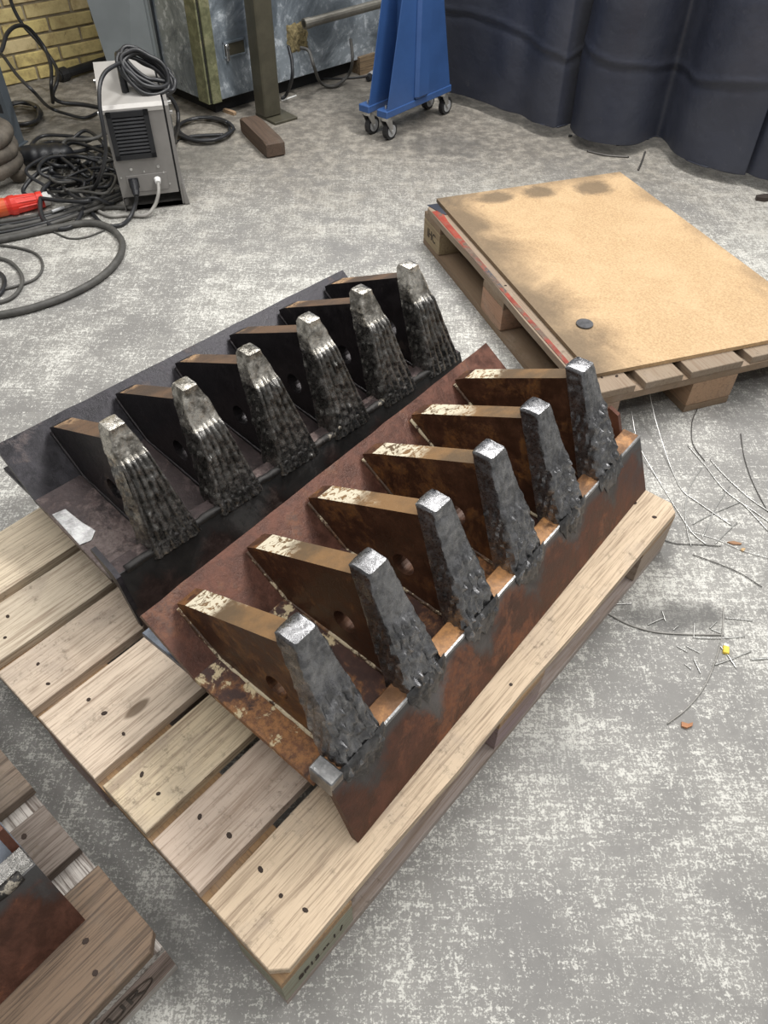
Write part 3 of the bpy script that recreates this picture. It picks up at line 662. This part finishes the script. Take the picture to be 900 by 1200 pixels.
def comb(label, org, ang, u0, u1, first, pitch, style, seed, n=6, shapes=None):
    t = thing('toothed_steel_bar', label, 'machine part', (org[0], org[1], .1445), ang)
    K = style
    mp, mf, mfr, mrs, mrt = (M['b_plate'], M['b_floor'], M['b_front'], M['b_ribside'], M['b_ribtop']) if K != 'A' else (M['a_plate'], M['a_floor'], M['a_front'], M['a_ribside'], M['a_ribtop'])
    bm = bmesh.new(); n_ = 24
    # back plate, with a slightly ragged flame-cut upper edge
    a = Vector((.340, .112)); b = Vector((.454, .193)); d = (b-a).normalized(); nn = Vector((d.y, -d.x))*.012
    rows = []
    for i in range(n_+1):
        u = u0+(u1-u0)*i/n_; e = .0025*noise.noise(Vector((u*30, seed, 0))); bb = b+d*e
        rows.append([bm.verts.new((u, q.x, q.y)) for q in (a, bb, bb+nn, a+nn)])
    for i in range(n_):
        for k in range(4): bm.faces.new((rows[i][k], rows[i][(k+1) % 4], rows[i+1][(k+1) % 4], rows[i+1][k]))
    bm.faces.new(rows[0]); bm.faces.new(rows[-1][::-1]); link_mesh('back_plate', bm, mp, t)
    bm = bmesh.new(); slab(bm, (.085, .093), (.345, .116), .012, u0, u1); link_mesh('floor_plate', bm, M['flange'] if K == 'C' else mf, t)
    # bottom flange reaching out behind, and the leg that carries the rear
    bm = bmesh.new(); add_box(bm, u0+.004, u1-.02, .335, .486, .098, .110, .001); link_mesh('rear_flange', bm, M['flange'] if K != 'A' else M['a_plate'], t)
    bm = bmesh.new(); add_box(bm, u0+.10, u1-.10, .36, .385, 0, .098, .001); link_mesh('rear_foot', bm, mp, t)
    # front plate, sloping, standing on its lower edge
    bm = bmesh.new(); slab(bm, (0.0, 0.0), (.05, .131), .014, u0, u1)
    bm.free(); bm = bmesh.new(); add_prism(bm, [(0, 0), (.013, 0), (.064, .127), (.064, .131), (.05, .131)], 'x', u0, u1)
    fr = link_mesh('front_plate', bm, mfr, t)
    bm = bmesh.new(); add_box(bm, u0, u1, .051, .088, .098, .1315, .0015)
    link_mesh('ledge_bar', bm, {'B': M['ledge'], 'A': M['a_floor'], 'C': M['a_tooth']}[K], t)
    # ground bright edge strip between the teeth
    bm = bmesh.new()
    if K == 'B': add_prism(bm, [(.0475, .128), (.0492, .1327), (.0530, .1327), (.053, .128)], 'x', u0+.001, u1-.001)
    else:
        pts = [Vector((u0+.02+(u1-u0-.04)*k/90, .054+.002*noise.noise(Vector((k*.4, seed, 0))), .129+.0022*noise.noise(Vector((k*.6, 5, seed))))) for k in range(91)]
        add_tube(bm, pts, lambda q: .0085+.0028*noise.noise(Vector((q*60, seed, 2))), 8)
    link_mesh('ground_edge' if K == 'B' else 'edge_weld', bm, M['ground'] if K == 'B' else M['a_edge'], t, smooth=(K != 'B'))
    bm = bmesh.new(); add_prism(bm, [(.052, .1), (.078, .1), (.090, .125), (.105, .165), (.128, .175), (.138, .165), (.138, .1)], 'x', u1-.012, u1-.001)
    link_mesh('end_cheek', bm, mp, t)
    if K == 'B':
        bm = bmesh.new(); add_box(bm, u0-.001, u0+.026, .046, .092, .100, .139, .002); link_mesh('end_block', bm, M['ground'], t)
    elif K == 'A':
        bm = bmesh.new(); add_prism(bm, [(.012, .096), (.045, .0975), (.075, .1135), (.04, .1165), (.02, .109)], 'x', -.5, -.4)
        bm.free(); bm = bmesh.new(); zf = lambda y: .0936+(y-.085)*.0885; P_ = [(-.010, .19), (-.008, .29), (.018, .285), (.022, .24), (.030, .20), (.012, .185)]
        A_ = [bm.verts.new((x, y, zf(y)+.0008)) for x, y in P_]; B_ = [bm.verts.new((x, y, zf(y)-.001)) for x, y in P_]; bm.faces.new(A_); bm.faces.new(B_[::-1])
        for k in range(6): bm.faces.new((A_[k], A_[(k+1) % 6], B_[(k+1) % 6], B_[k]))
        link_mesh('ground_patch', bm, M['ground'], t)
        bm = bmesh.new(); add_prism(bm, [(.01, 0.02), (.020, .02), (.05, .10), (.12, .145), (.117, .155), (.06, .140), (.045, .131)], 'x', u0-.004, u0+.006); link_mesh('torn_edge', bm, mp, t)
    for i in range(n):
        uc = first+pitch*i; sh = random.Random(seed*10+i)
        rib = rib_mesh(t, uc, .0205, [(.405, .206), (.172, .316), (.155, .296), (.075, .10), (.340, .1155), (.425, .173), (.43, .190)], (.205, .168), .0235, [mrs, mrt], (0,))
        # weld fillets where the rib meets floor and back plate
        bm = bmesh.new()
        for sx in (-1, 1):
            pts = [Vector((uc+sx*.021, .10+.24*k/16, .097+.0155*k/16+.001)) for k in range(17)]+[Vector((uc+sx*.021, .345+.085*k/6, .118+.060*k/6)) for k in range(7)]
            pts = [p_+Vector((0, 0, .0012*noise.noise(p_*60))) for p_ in pts]; add_tube(bm, pts, lambda q: .0042+.002*noise.noise(Vector((q*20, sx, i))), 6)
        link_mesh('fillet_weld', bm, M['b_weld'] if K != 'A' else mrs, rib, smooth=True)
        mats = [M['b_tooth']] if K != 'A' else [M['a_tooth'], M['a_cap']]
        hwb = .054 if K == 'A' else .047; hwt = .0235
        th = loft_tooth(seed*17+i, uc, (.0455, .100, .118), (.146, .188, .334), 'A' if K == 'A' else 'B', (.60 if K != 'A' else .74)+sh.uniform(-.05, .05), hwb, hwt, t, mats)
        weld_toe(seed*13+i, uc, .050, th, M['toe'] if K != 'A' else M['a_edge'], .042 if K != 'A' else .009)
    return t
BO, BA = (-.0340, .4310), R(51.459)
AO, AA = (-.431, .817), R(47.044)
comb('rust-brown toothed steel bar, the nearer of the two, cream paint flakes on its ribs', BO, BA, 0, .997, .074, .157, 'B', 1)
comb('dark charcoal toothed steel bar, the farther of the two, with dark striped weld teeth', AO, AA, -.012, .950, .114, .154, 'A', 2)
# the third bar, its end only just in the frame on the dark pallet
pc = at(100, 1078, .1445); CA = T1+R(1.5); co = pc-Vector((math.cos(CA), math.sin(CA), 0))*.997
comb('rusty toothed steel bar on the dark pallet, only one end inside the lower left corner', (co.x, co.y), CA, 0, .997, .074, .157, 'C', 3)

# ---------------------------------------------------------------- welding machine
M['casing'] = simple('taupe_powder_coat', (.235, .225, .215), .45, .15, .08, 10, .04); M['casetop'] = simple('light_powder_coat', (.42, .405, .385), .4, .1, .06, 8, .04)
M['grille'] = simple('black_plastic', (.012, .013, .016), .4, 0, .2, 10)
wt = thing('welding_machine', 'grey welding machine with a black louvred vent and looped cable on top', 'welder', (-1.015, 2.86, 0), R(17))
W_, D_, H0, H1 = .225, .37, .055, .375
bm = bmesh.new(); add_prism(bm, [(0, H0), (0, H1-.012), (.012, H1), (D_-.02, H1+.045), (D_, H1+.03), (D_, H0)], 'x', 0, W_-.012)
cs = link_mesh('casing', bm, M['casing'], wt)
bm = bmesh.new(); add_prism(bm, [(-.003, H1-.022), (-.003, H1-.008), (.012, H1+.003), (D_-.02, H1+.049), (D_+.003, H1+.035), (D_+.003, H1-.02), (D_, H1-.02), (D_, H1+.028), (D_-.02, H1+.0455), (.012, H1), (0, H1-.010), (0, H1-.022)], 'x', -.003, W_-.012)
link_mesh('top_cover', bm, M['casetop'], wt)
bm = bmesh.new(); add_prism(bm, [(.004, .0), (.004, H1-.012), (.016, H1), (D_-.02, H1+.045), (D_, H1+.03), (D_, 0)], 'x', W_-.005, W_+.008); link_mesh('side_slab', bm, M['casing'], wt)
bm = bmesh.new(); add_box(bm, W_-.012, W_-.005, .012, D_-.01, H0, H1-.002); link_mesh('seam', bm, M['grille'], wt)
bm = bmesh.new(); add_prism(bm, [(0, 0), (W_+.02, 0), (W_+.02, .004), (.004, .004), (0, .09)], 'y', .0, .04); add_prism(bm, [(W_+.004, 0), (W_+.022, 0), (W_+.008, .085), (W_+.004, .085)], 'y', 0, .03); add_box(bm, 0, W_+.02, 0, D_, 0, .004); link_mesh('foot_bracket', bm, M['casing'], wt)
# vent: frame + louvres
vx0, vx1, vz0, vz1 = .010, .158, .195, .360
bm = bmesh.new()
for q in ((vx0, vx1, vz1-.018, vz1), (vx0, vx1, vz0, vz0+.018), (vx0, vx0+.018, vz0, vz1), (vx1-.018, vx1, vz0, vz1)): add_box(bm, q[0], q[1], -.012, 0, q[2], q[3])
add_box(bm, vx0, vx1, -.002, 0, vz0, vz1); vf = link_mesh('vent_frame', bm, M['grille'], wt)
b = bmesh.new(); add_box(b, vx0+.018, vx1-.018, -.010, -.001, -.0032, .0032); lm = bpy.data.meshes.new('louvre'); b.to_mesh(lm); b.free(); lm.materials.append(simple('dark_louvre', (.05, .052, .058), .4))
for i in range(10):
    o = bpy.data.objects.new('louvre', lm); C.objects.link(o); o.parent = vf; o.location = (0, 0, vz0+.026+.0125*i)
for x, z in ((.055, .158), (.155, .158), (.012, .13), (.10, .145), (.17, .135), (.185, .09)):
    bm = bmesh.new(); add_cyl(bm, (x, -.004, z), (x, 0, z), .0055 if z > .15 else .0035, seg=10); link_mesh('screw', bm, M['chrome'], wt)
bm = bmesh.new(); add_box(bm, .03, .18, -.003, 0, .072, .135, .001); cp_ = link_mesh('connector_plate', bm, M['casing'], wt)
bm = bmesh.new(); add_box(bm, .036, .072, -.006, -.003, .088, .126, .002); add_cyl(bm, (.054, -.045, .090), (.054, -.003, .110), .014, .017, seg=14); add_cyl(bm, (.054, -.06, .082), (.054, -.045, .09), .010, .014, seg=14); link_mesh('black_connector', bm, M['grille'], cp_)
bm = bmesh.new(); add_cyl(bm, (.142, -.022, .106), (.142, -.003, .112), .010, .013, seg=12); link_mesh('white_gland', bm, simple('white_plastic', (.75, .75, .74), .4), cp_)
for x, y, z in ((-.003, .012, H1-.02), (-.003, .30, H1+.0), (W_+.008, .05, H1-.05), (W_+.008, .03, H1-.01)):
    bm = bmesh.new(); s_ = -1 if x < 0 else 1; add_cyl(bm, (x, y, z), (x+s_*.012, y, z), .007, seg=10); link_mesh('screw', bm, M['chrome'], wt)
bm = bmesh.new(); add_tube(bm, spline([(.095, .10, H1+.005), (.095, .102, H1+.04), (.095, .12, H1+.062), (.095, .27, H1+.085), (.095, .30, H1+.07), (.095, .305, H1+.03)], 6), .013, 12); link_mesh('handle', bm, M['grille'], wt, smooth=True)

# ---------------------------------------------------------------- cables
M['cable'] = simple('black_cable', (.022, .023, .026), .42, 0, .3, 20); M['dustcable'] = simple('dusty_cable', (.075, .073, .068), .6, 0, .25, 30, .2); M['greycable'] = simple('grey_cable', (.30, .29, .27), .5, 0, .15, 20)
def cable(name, label, pts, r, mat='cable', group=None, cat='cable', n=8, seg=8, closed=False):
    P = spline(pts, n, closed); org = Vector((sum(p.x for p in P)/len(P), sum(p.y for p in P)/len(P), 0))
    bm = bmesh.new(); add_tube(bm, [p-org for p in P], r, seg, closed=closed)
    o = link_mesh(name, bm, M[mat], smooth=True, loc=org); return tag(o, label, cat, group)
def g(L, z): return [at(q[0], q[1], q[2] if len(q) > 2 else z) for q in L]
cable('power_cable', 'thickest dusty black cable curving over the floor at the left edge', g([(-20, 372), (30, 363), (80, 346), (118, 325), (139, 303), (143, 284), (130, 268), (104, 261), (60, 268), (20, 277), (-20, 285)], .013), .0125, 'dustcable', n=10)
cable('power_cable', 'grey cable lead looping below the red plug toward the welding machine', g([(-15, 274), (20, 262), (60, 253), (95, 247), (130, 243), (160, 244)], .010), .008, 'dustcable')
cable('power_cable', 'thin grey cable looping widest in the small coil at the left edge', g([(-15, 286), (20, 290), (43, 298), (50, 312), (42, 326), (20, 335), (-15, 343)], .006), .0045, 'dustcable')
cable('power_cable', 'black cable curl inside the thin grey loop at the left edge', g([(-15, 300), (10, 306), (24, 320), (25, 335), (12, 350), (-15, 358)], .007), .0065, 'dustcable')
cable('power_cable', 'tight black cable curl touching the left edge of the picture', g([(-12, 316), (2, 322), (5, 333), (0, 344), (-12, 349)], .008), .008)
wz = Matrix.Translation((-1.015, 2.86, 0)) @ Matrix.Rotation(R(17), 4, 'Z')
cable('connector_cable', 'black cable drooping from the black connector of the welding machine', [wz @ Vector((.054, -.058, .083)), at(159, 238, .05), at(152, 255, .012), at(140, 264, .009), at(120, 262, .009), at(100, 240, .012), at(88, 225, .02)], .0075)
cable('connector_cable', 'pale grey cable from the white gland of the welding machine', [wz @ Vector((.142, -.02, .104)), wz @ Vector((.135, -.045, .075)), wz @ Vector((.110, -.06, .035)), wz @ Vector((.07, -.075, .012)),  at(148, 252, .009), at(125, 252, .009), at(100, 235, .012), at(86, 212, .02), at(84, 197, .03)], .0068, 'greycable')
cable('loop_cable', 'black cable standing in a tall narrow loop right of the red plug', g([(110, 190, .05), (108, 215, .05), (100, 240, .03), (88, 262, .012), (70, 268, .01), (52, 258, .02), (47, 240, .04), (52, 220, .06), (70, 210, .05), (90, 207, .03)], .01), .0085)
cable('plug_cable', 'black cable running to the red plug among grey leads', g([(58, 232, .03), (80, 226, .02), (105, 215, .03), (125, 206, .02), (138, 200, .012)], .01), .0085)
cable('floor_cable', 'thin dark cable curving over bare floor right below the welding machine', g([(60, 270), (80, 279), (100, 278), (122, 270)], .004), .0035, 'dustcable')
# bundle of parallel leads under the plug
for i in range(5):
    o_ = i*4.5
    cable('bundled_cable', 'black lead in the parallel bundle passing just below the red plug', g([(-15, 262+o_, .012+.006*(i % 2)), (20, 257+o_*.9, .015), (50, 251+o_*.8, .012+.008*(i % 2)), (80, 243+o_*.7, .012), (110, 234+o_*.6, .014+.01*(i % 3)), (135, 226+o_*.5, .012), (152, 218+o_*.5, .012)], .01), (.0085, .0065, .009, .007, .008)[i], 'cable' if i % 2 else 'dustcable', 'parallel leads below the red plug')
# pile
rnd = random.Random(11)
for i in range(13):
    cx, cy = rnd.uniform(70, 115), rnd.uniform(150, 222); pts = []; a0 = rnd.uniform(0, 6.28)
    for k in range(9):
        a0 += rnd.uniform(.4, 1.3); pts.append(at(cx+rnd.uniform(22, 48)*math.cos(a0), cy+rnd.uniform(10, 26)*math.sin(a0), rnd.uniform(.01, .085)))
    cable('tangled_cable', 'black cable lost in the tangled heap left of the welding machine', pts, rnd.choice((.0055, .0065, .008, .008)), rnd.choice(('cable', 'cable', 'dustcable')), 'tangled cables left of the welding machine')
def coil(label, cx, cy, rx, ry, turns, r, seed, mat='cable', z0=.008, dz=.004):
    rn = random.Random(seed); c0 = at(cx, cy); pts = []
    for k in range(turns*10):
        a0 = 2*math.pi*k/10; j = 1+rn.uniform(-.10, .10); p_ = at(cx+rx*j*math.cos(a0), cy+ry*j*math.sin(a0), z0+dz*k/10+rn.uniform(0, .006)); pts.append(p_)
    return cable('coiled_cable', label, pts, r, mat)
coil('small flat coil of black cable beside the grey perforated post', 25, 133, 22, 13, 8, .0065, 1, dz=.006)
coil('flat coil of black cable between the welding machine and the timber beam', 240, 151, 32, 13, 4, .0065, 2)
cable('lead_cable', 'black cable dropping from the welding machine handle down its right side', [aty(178, 100, 3.05), aty(198, 112, 3.1), aty(208, 130, 3.12), aty(208, 150, 3.12), at(206, 166, .01), at(225, 160, .01), at(262, 158, .008)], .0075)
L_ = aty(140, 66, 3.02); R_ = aty(203, 100, 3.05)
for i in range(12):
    rn = random.Random(i+40); c0 = (L_+R_)/2+Vector((rn.uniform(-.012, .012), rn.uniform(-.03, .03), rn.uniform(-.008, .018))); mj = (R_-L_)/2*rn.uniform(.78, 1.05); mn = Vector((rn.uniform(-.01, .02), rn.uniform(.02, .06), rn.uniform(.025, .045)))
    pts = [c0+mj*math.cos(2*math.pi*k/12)+mn*math.sin(2*math.pi*k/12)+Vector((0, 0, .006*rn.uniform(-1, 1))) for k in range(12)]
    if i == 0: pass
    cable('looped_cable', 'black cable turn looped over the handle of the welding machine', pts, .0075, 'cable', 'cable turns over the welding machine handle', n=5, closed=True)
cable('front_cable', 'black cable hanging down the left front corner of the welding machine', [aty(140, 74, 2.98), aty(124, 84, 2.90), aty(117, 100, 2.84), aty(117, 125, 2.80), aty(121, 150, 2.78), aty(124, 178, 2.78), aty(118, 205, 2.80), at(108, 225, .02)], .0072)
cable('wall_cable', 'black cable hanging from above in front of the brick wall', [aty(8, -20, 4.2), aty(14, 5, 4.2), aty(26, 28, 4.2), aty(44, 48, 4.2), aty(58, 66, 4.2), aty(66, 80, 4.15), aty(67, 95, 4.0), at(62, 112, .06), at(72, 120, .02), at(95, 122, .01), at(118, 126, .01)], .009)
cable('wall_cable', 'black cable arching to the left edge in front of the brick wall', [aty(-6, 66, 3.7), aty(2, 58, 3.75), aty(8, 40, 3.85), aty(18, 31, 3.95), aty(30, 31, 4.05), aty(42, 42, 4.1), aty(54, 60, 4.1), aty(60, 80, 4.0), aty(60, 100, 3.9), at(62, 120, .02)], .009)
cable('wall_cable', 'black cable slanting down from the left edge to the cable heap', [aty(-6, 58, 3.7), aty(4, 66, 3.65), aty(20, 88, 3.55), aty(40, 108, 3.45), at(58, 126, .05), at(80, 134, .02), at(100, 138, .012), at(118, 130, .01)], .007)
cable('housing_cable', 'dark cable hanging in a loop from the torn hole in the housing', [aty(352, 56, ck.y+.30), aty(362, 60, ck.y+.28), aty(368, 78, ck.y+.24), at(376, 97, .03), at(392, 101, .012), at(408, 88, .04), aty(413, 70, ck.y+.45), aty(411, 46, ck.y+.52)], .008, 'dustcable')
cable('housing_cable', 'black cable dropping from the hole to the floor by the olive post', [aty(338, 54, ck.y+.24), aty(342, 72, ck.y+.20), aty(342, 92, ck.y+.18), at(336, 110, .03), at(330, 116, .01)], .008)
cable('housing_cable', 'thin black lead lying along the foot of the housing to the grey plug', g([(374, 92), (395, 92), (415, 91), (432, 89)], .006), .005)
# grey plug
a = at(431, 92, .018); b = at(446, 80, .018); d = (b-a).normalized(); bm = bmesh.new(); add_cyl(bm, a, a+d*.03, .012, .018, 14); add_cyl(bm, a+d*.03, a+d*.075, .019, .019, 14, 1); add_cyl(bm, a+d*.075, a+d*.095, .016, .010, 14)
tag(link_mesh('cable_plug', bm, [M['grille'], M['rim']]), 'grey and black cable plug lying near the blue stand', 'plug')
# red industrial plug
M['red'] = simple('red_plastic', (.62, .035, .022), .38, 0, .12, 20); M['orange'] = simple('orange_red_plastic', (.60, .10, .03), .4, 0, .1, 20)
a = at(-12, 246, .035); b = at(57, 232, .035); d = (b-a).normalized(); Lr = (b-a).length
rt = thing('red_plug', 'red industrial plug with a pale grey collar at the left edge', 'plug', (a.x, a.y, 0)); A0 = Vector((0, 0, a.z))
bm = bmesh.new()
for s0, s1, r0, r1 in ((.0, .30, .031, .031), (.30, .36, .031, .036), (.36, .44, .036, .036), (.44, .60, .033, .029), (.60, .80, .029, .026), (.80, .90, .030, .030)): add_cyl(bm, A0+d*Lr*s0, A0+d*Lr*s1, r0, r1, 20)
for k in range(10):
    an = 2*math.pi*k/10; u_ = d.orthogonal().normalized(); v_ = d.cross(u_); o_ = (u_*math.cos(an)+v_*math.sin(an))*.030; add_cyl(bm, A0+d*Lr*.46+o_, A0+d*Lr*.78+o_*.86, .004, .003, 6)
link_mesh('plug_body', bm, M['red'], rt)
bm = bmesh.new(); add_cyl(bm, A0+d*Lr*.05, A0+d*Lr*.27, .0325, .0325, 20); link_mesh('orange_sleeve', bm, M['orange'], rt)
bm = bmesh.new(); add_cyl(bm, A0+d*Lr*.90, A0+d*Lr*1.0, .026, .024, 16); add_cyl(bm, A0+d*Lr*1.0, A0+d*Lr*1.12, .013, .010, 12); link_mesh('grey_collar', bm, simple('pale_collar', (.62, .62, .60), .4), rt)
# hose coil
M['hose'] = simple('dusty_brown_hose', (.105, .090, .072), .75, 0, .35, 18, .4)
hc = at(-8, 222); pts = [Vector((.115*math.cos(.5*k), .105*math.sin(.5*k), .034+.0042*k+.004*math.sin(k*1.7))) for k in range(46)]
bm = bmesh.new(); P = spline(pts, 5); add_tube(bm, P, lambda q: .032+.0016*math.sin(q*700), 12)
tag(link_mesh('hose_coil', bm, M['hose'], smooth=True, loc=(hc.x-.02, hc.y+.05, 0)), 'stack of thick dusty brown hose turns at the left edge', 'hose')
# black ribbed case
pc_ = at(52, 200, .0); bm = bmesh.new(); N = 30; rings = []
for i in range(N+1):
    s = i/N; e = max(.02, (1-(2*s-1)**4))**.5; rb = 1-.05*(math.sin(s*34) > .2); rings.append([bm.verts.new(((s-.5)*.24, .055*e*rb*math.cos(2*math.pi*k/18), .045+.044*e*rb*math.sin(2*math.pi*k/18))) for k in range(18)])
for i in range(N):
    for k in range(18): bm.faces.new((rings[i][k], rings[i][(k+1) % 18], rings[i+1][(k+1) % 18], rings[i+1][k]))
bm.faces.new(rings[0]); bm.faces.new(rings[-1])
tag(link_mesh('ribbed_case', bm, M['grille'], smooth=True, loc=(pc_.x, pc_.y+.05, 0), rot=(0, 0, R(10))), 'black ribbed plastic case lying between the hose stack and the cable heap', 'case')
# perforated post
pp = at(22, 172); M['slate'] = simple('blue_grey_paint', (.10, .12, .14), .45, .2, .12, 8, .05)
t = thing('perforated_post', 'blue-grey perforated angle post at the left edge of the picture', 'post', (pp.x, pp.y, 0), R(-12))
bm = bmesh.new(); add_box(bm, -.085, .0, 0, .003, 0, 2.0); add_box(bm, -.003, 0, .003, .05, 0, 2.0); link_mesh('angle', bm, M['slate'], t)
b = bmesh.new(); add_box(b, -.010, .010, -.0006, 0, -.018, .018, .0); sm = bpy.data.meshes.new('slot'); b.to_mesh(sm); b.free(); sm.materials.append(M['grille'])
for k in range(22):
    for x in (-.03, -.062):
        o = bpy.data.objects.new('slot', sm); C.objects.link(o); o.parent = t; o.location = (x, 0, .07+.085*k)
bm = bmesh.new(); add_box(bm, -.095, .012, -.02, .06, 0, .006); link_mesh('foot_plate', bm, M['slate'], t)

# ---------------------------------------------------------------- litter on the floor
M['wire'] = simple('bright_wire', (.62, .62, .60), .32, .7, .15, 20); M['wiredk'] = simple('dull_wire', (.10, .095, .09), .5, .6, .2, 20)
def wire(label, L, r=.0014, mat='wire', group=None, name='steel_wire'): return cable(name, label, g(L, .0025), r, mat, group, 'wire', 6, 5)
wire('long bright wire arching up from the floor against the far pallet corner', [(760, 430, .10), (763, 470, .06), (775, 515, .02), (788, 552), (800, 575), (820, 590), (858, 616)])
wire('bright wire curving from behind the last rusty tooth across the floor', [(740, 482, .05), (748, 520, .02), (770, 560), (795, 600), (812, 625), (828, 638)])
wire('bright wire bent in an upright hook shape beside the nearer pallet corner', [(822, 548), (808, 572), (803, 600), (806, 625), (810, 640)])
wire('straight bright wire crossing toward the upper right', [(812, 614), (835, 602), (868, 588)])
wire('straight bright wire rising steeply right of the pallet corner', [(823, 630), (838, 596), (855, 570)])
wire('bright wire bent at a corner near the right edge', [(868, 588), (880, 600), (900, 622)])
wire('long bright wire running down to the right edge', [(832, 538), (850, 558), (880, 585), (912, 606)])
wire('thin bright wire curving over the right part of the litter', [(806, 522), (826, 545), (850, 575), (885, 600), (910, 618)])
wire('pale wire lying nearly level below the wire tangle', [(806, 622), (840, 632), (870, 645), (905, 655)], .0009)
wire('short pale wire slanting under the wire tangle', [(838, 637), (850, 625), (864, 612)])
wire('dark wire running diagonally below the wire tangle to the right', [(812, 650), (840, 660), (868, 672), (893, 688)], .0011, 'wiredk')
wire('dark wire starting at the corner of the nearer pallet', [(776, 632), (792, 637), (815, 638), (845, 640)], .0012, 'wiredk')
wire('dark curved wire coming down near the right edge', [(868, 508), (872, 535), (882, 565), (900, 600)], .0012, 'wiredk')
wire('faint dark wire below the far pallet middle block', [(818, 478), (811, 495), (812, 520), (826, 540)], .0012, 'wiredk')
wire('long wire curving through the dark dust patch', [(711, 718), (735, 731), (765, 740), (800, 743), (848, 744)], .0016, 'greycable')
wire('wire bowing down past the yellow tag to the lower floor', [(848, 711), (846, 745), (838, 775), (825, 805), (805, 830), (782, 848)], .0015, 'greycable')
wire('straight wire just below the long curved wire in the dust', [(812, 747), (840, 748), (873, 746)], .0011)
wire('wire pointing right under the yellow tag', [(838, 779), (858, 772), (880, 763)], .0013)
wire('short pale wire crossing the yellow tag', [(843, 756), (853, 768), (863, 783)], .0013)
wire('pale wire leaving the picture at the right edge', [(880, 773), (905, 771)], .0022)
sh_ = [((814, 730), (813, 748)), ((813, 772), (821, 789)), ((789, 738), (795, 733)), ((780, 728), (776, 716)), ((759, 732), (778, 724)), ((802, 778), (810, 784)), ((793, 757), (806, 764)), ((833, 737), (845, 742)), ((850, 724), (882, 727)), ((715, 708), (741, 707)), ((832, 736), (840, 728)), ((804, 757), (820, 765))]
for (a, b) in sh_: wire('short offcut of wire lying in the dark dust patch', [a, ((a[0]+b[0])/2, (a[1]+b[1])/2), b], .0011, 'wire', 'short wire offcuts in the dust', 'wire_offcut')
p = at(850, 762, 0); q = Vector((math.cos(R(72)), math.sin(R(72)), 0))
yt = thing('yellow_tag', 'small yellow tag with a white end lying among wires', 'tag', p, R(72))
bm = bmesh.new(); add_box(bm, -.011, .007, -.006, .006, 0, .007, .001); link_mesh('yellow_body', bm, simple('yellow_plastic', (.80, .58, .06), .45), yt)
bm = bmesh.new(); add_box(bm, .007, .013, -.0055, .0055, 0, .0065, .001); link_mesh('white_tip', bm, simple('white_tip', (.85, .85, .82), .5), yt)
def chip(name, label, px, py, outline, col, cat, h=.003, sc=1):
    c0 = at(px, py); bm = bmesh.new(); add_prism(bm, [(x*sc, y*sc) for x, y in outline], 'z', 0, h)
    for v in bm.verts:
        if v.co.z > 0: v.co.z += random.uniform(0, .003)
    return tag(link_mesh(name, bm, simple(name, col, .7), loc=(c0.x, c0.y, .0003)), label, cat)
chip('wood_chip', 'small orange-brown wood chip on the floor below the yellow tag', 804, 850, [(-.011, -.004), (-.002, -.008), (.010, -.003), (.013, .004), (.004, .002), (-.008, .006)], (.42, .20, .10), 'chip')
chip('wood_splinter', 'thin brown splinter among the wires right of the pallet corner', 860, 637, [(-.016, .002), (-.004, -.004), (.014, -.005), (.017, -.002), (-.002, .003)], (.36, .20, .11), 'splinter')
chip('leaf_piece', 'tiny tan flake beside the brown splinter among the wires', 870, 645, [(-.006, 0), (0, -.005), (.006, .001), (.001, .005)], (.55, .38, .2), 'flake')
cable('twig', 'dark twig lying level on the floor before the curtain', g([(688, 177), (710, 182), (737, 184)], .004), .004, 'wiredk', cat='twig')
cable('twig', 'short dark twig pointing toward the particle board before the curtain', g([(756, 178), (752, 190), (748, 199)], .004), .004, 'wiredk', cat='twig')
for (x, y), lb in (((668, 160), 'leftmost'), ((687, 163), 'middle'), ((724, 170), 'rightmost')):
    chip('metal_crumb', '%s of three tiny black crumbs under the curtain hem' % lb, x, y, [(-.009, -.006), (.006, -.008), (.010, .004), (-.004, .008)], (.02, .02, .02), 'crumb', .006)
chip('dark_scrap', 'dark scrap on the floor at the right edge below the curtain', 893, 234, [(-.03, -.012), (0, -.022), (.04, -.01), (.05, .02), (.01, .018), (-.025, .01)], (.035, .025, .02), 'scrap', .014)
o = board('wood_offcut', None, .075, .018, .016, at(269, 131, .008), R(-38), (.38, .26, .16), 'wood', seed=9); tag(o, 'small pale splintered wood offcut between the housing corner and the timber beam', 'offcut')
bm = bmesh.new(); add_cyl(bm, at(330, 118, .004), at(347, 112, .004), .0038, seg=8); tag(link_mesh('white_rod', bm, simple('white_rod', (.8, .8, .78), .5)), 'thin white rod lying behind the olive post base', 'rod')
bm = bmesh.new(); a = at(61, 248, .03); b = at(75, 243, .03); add_cyl(bm, a, b, .006, seg=8); tag(link_mesh('cable_tip', bm, M['rim']), 'short pale metal cable end right of the red plug', 'cable end')
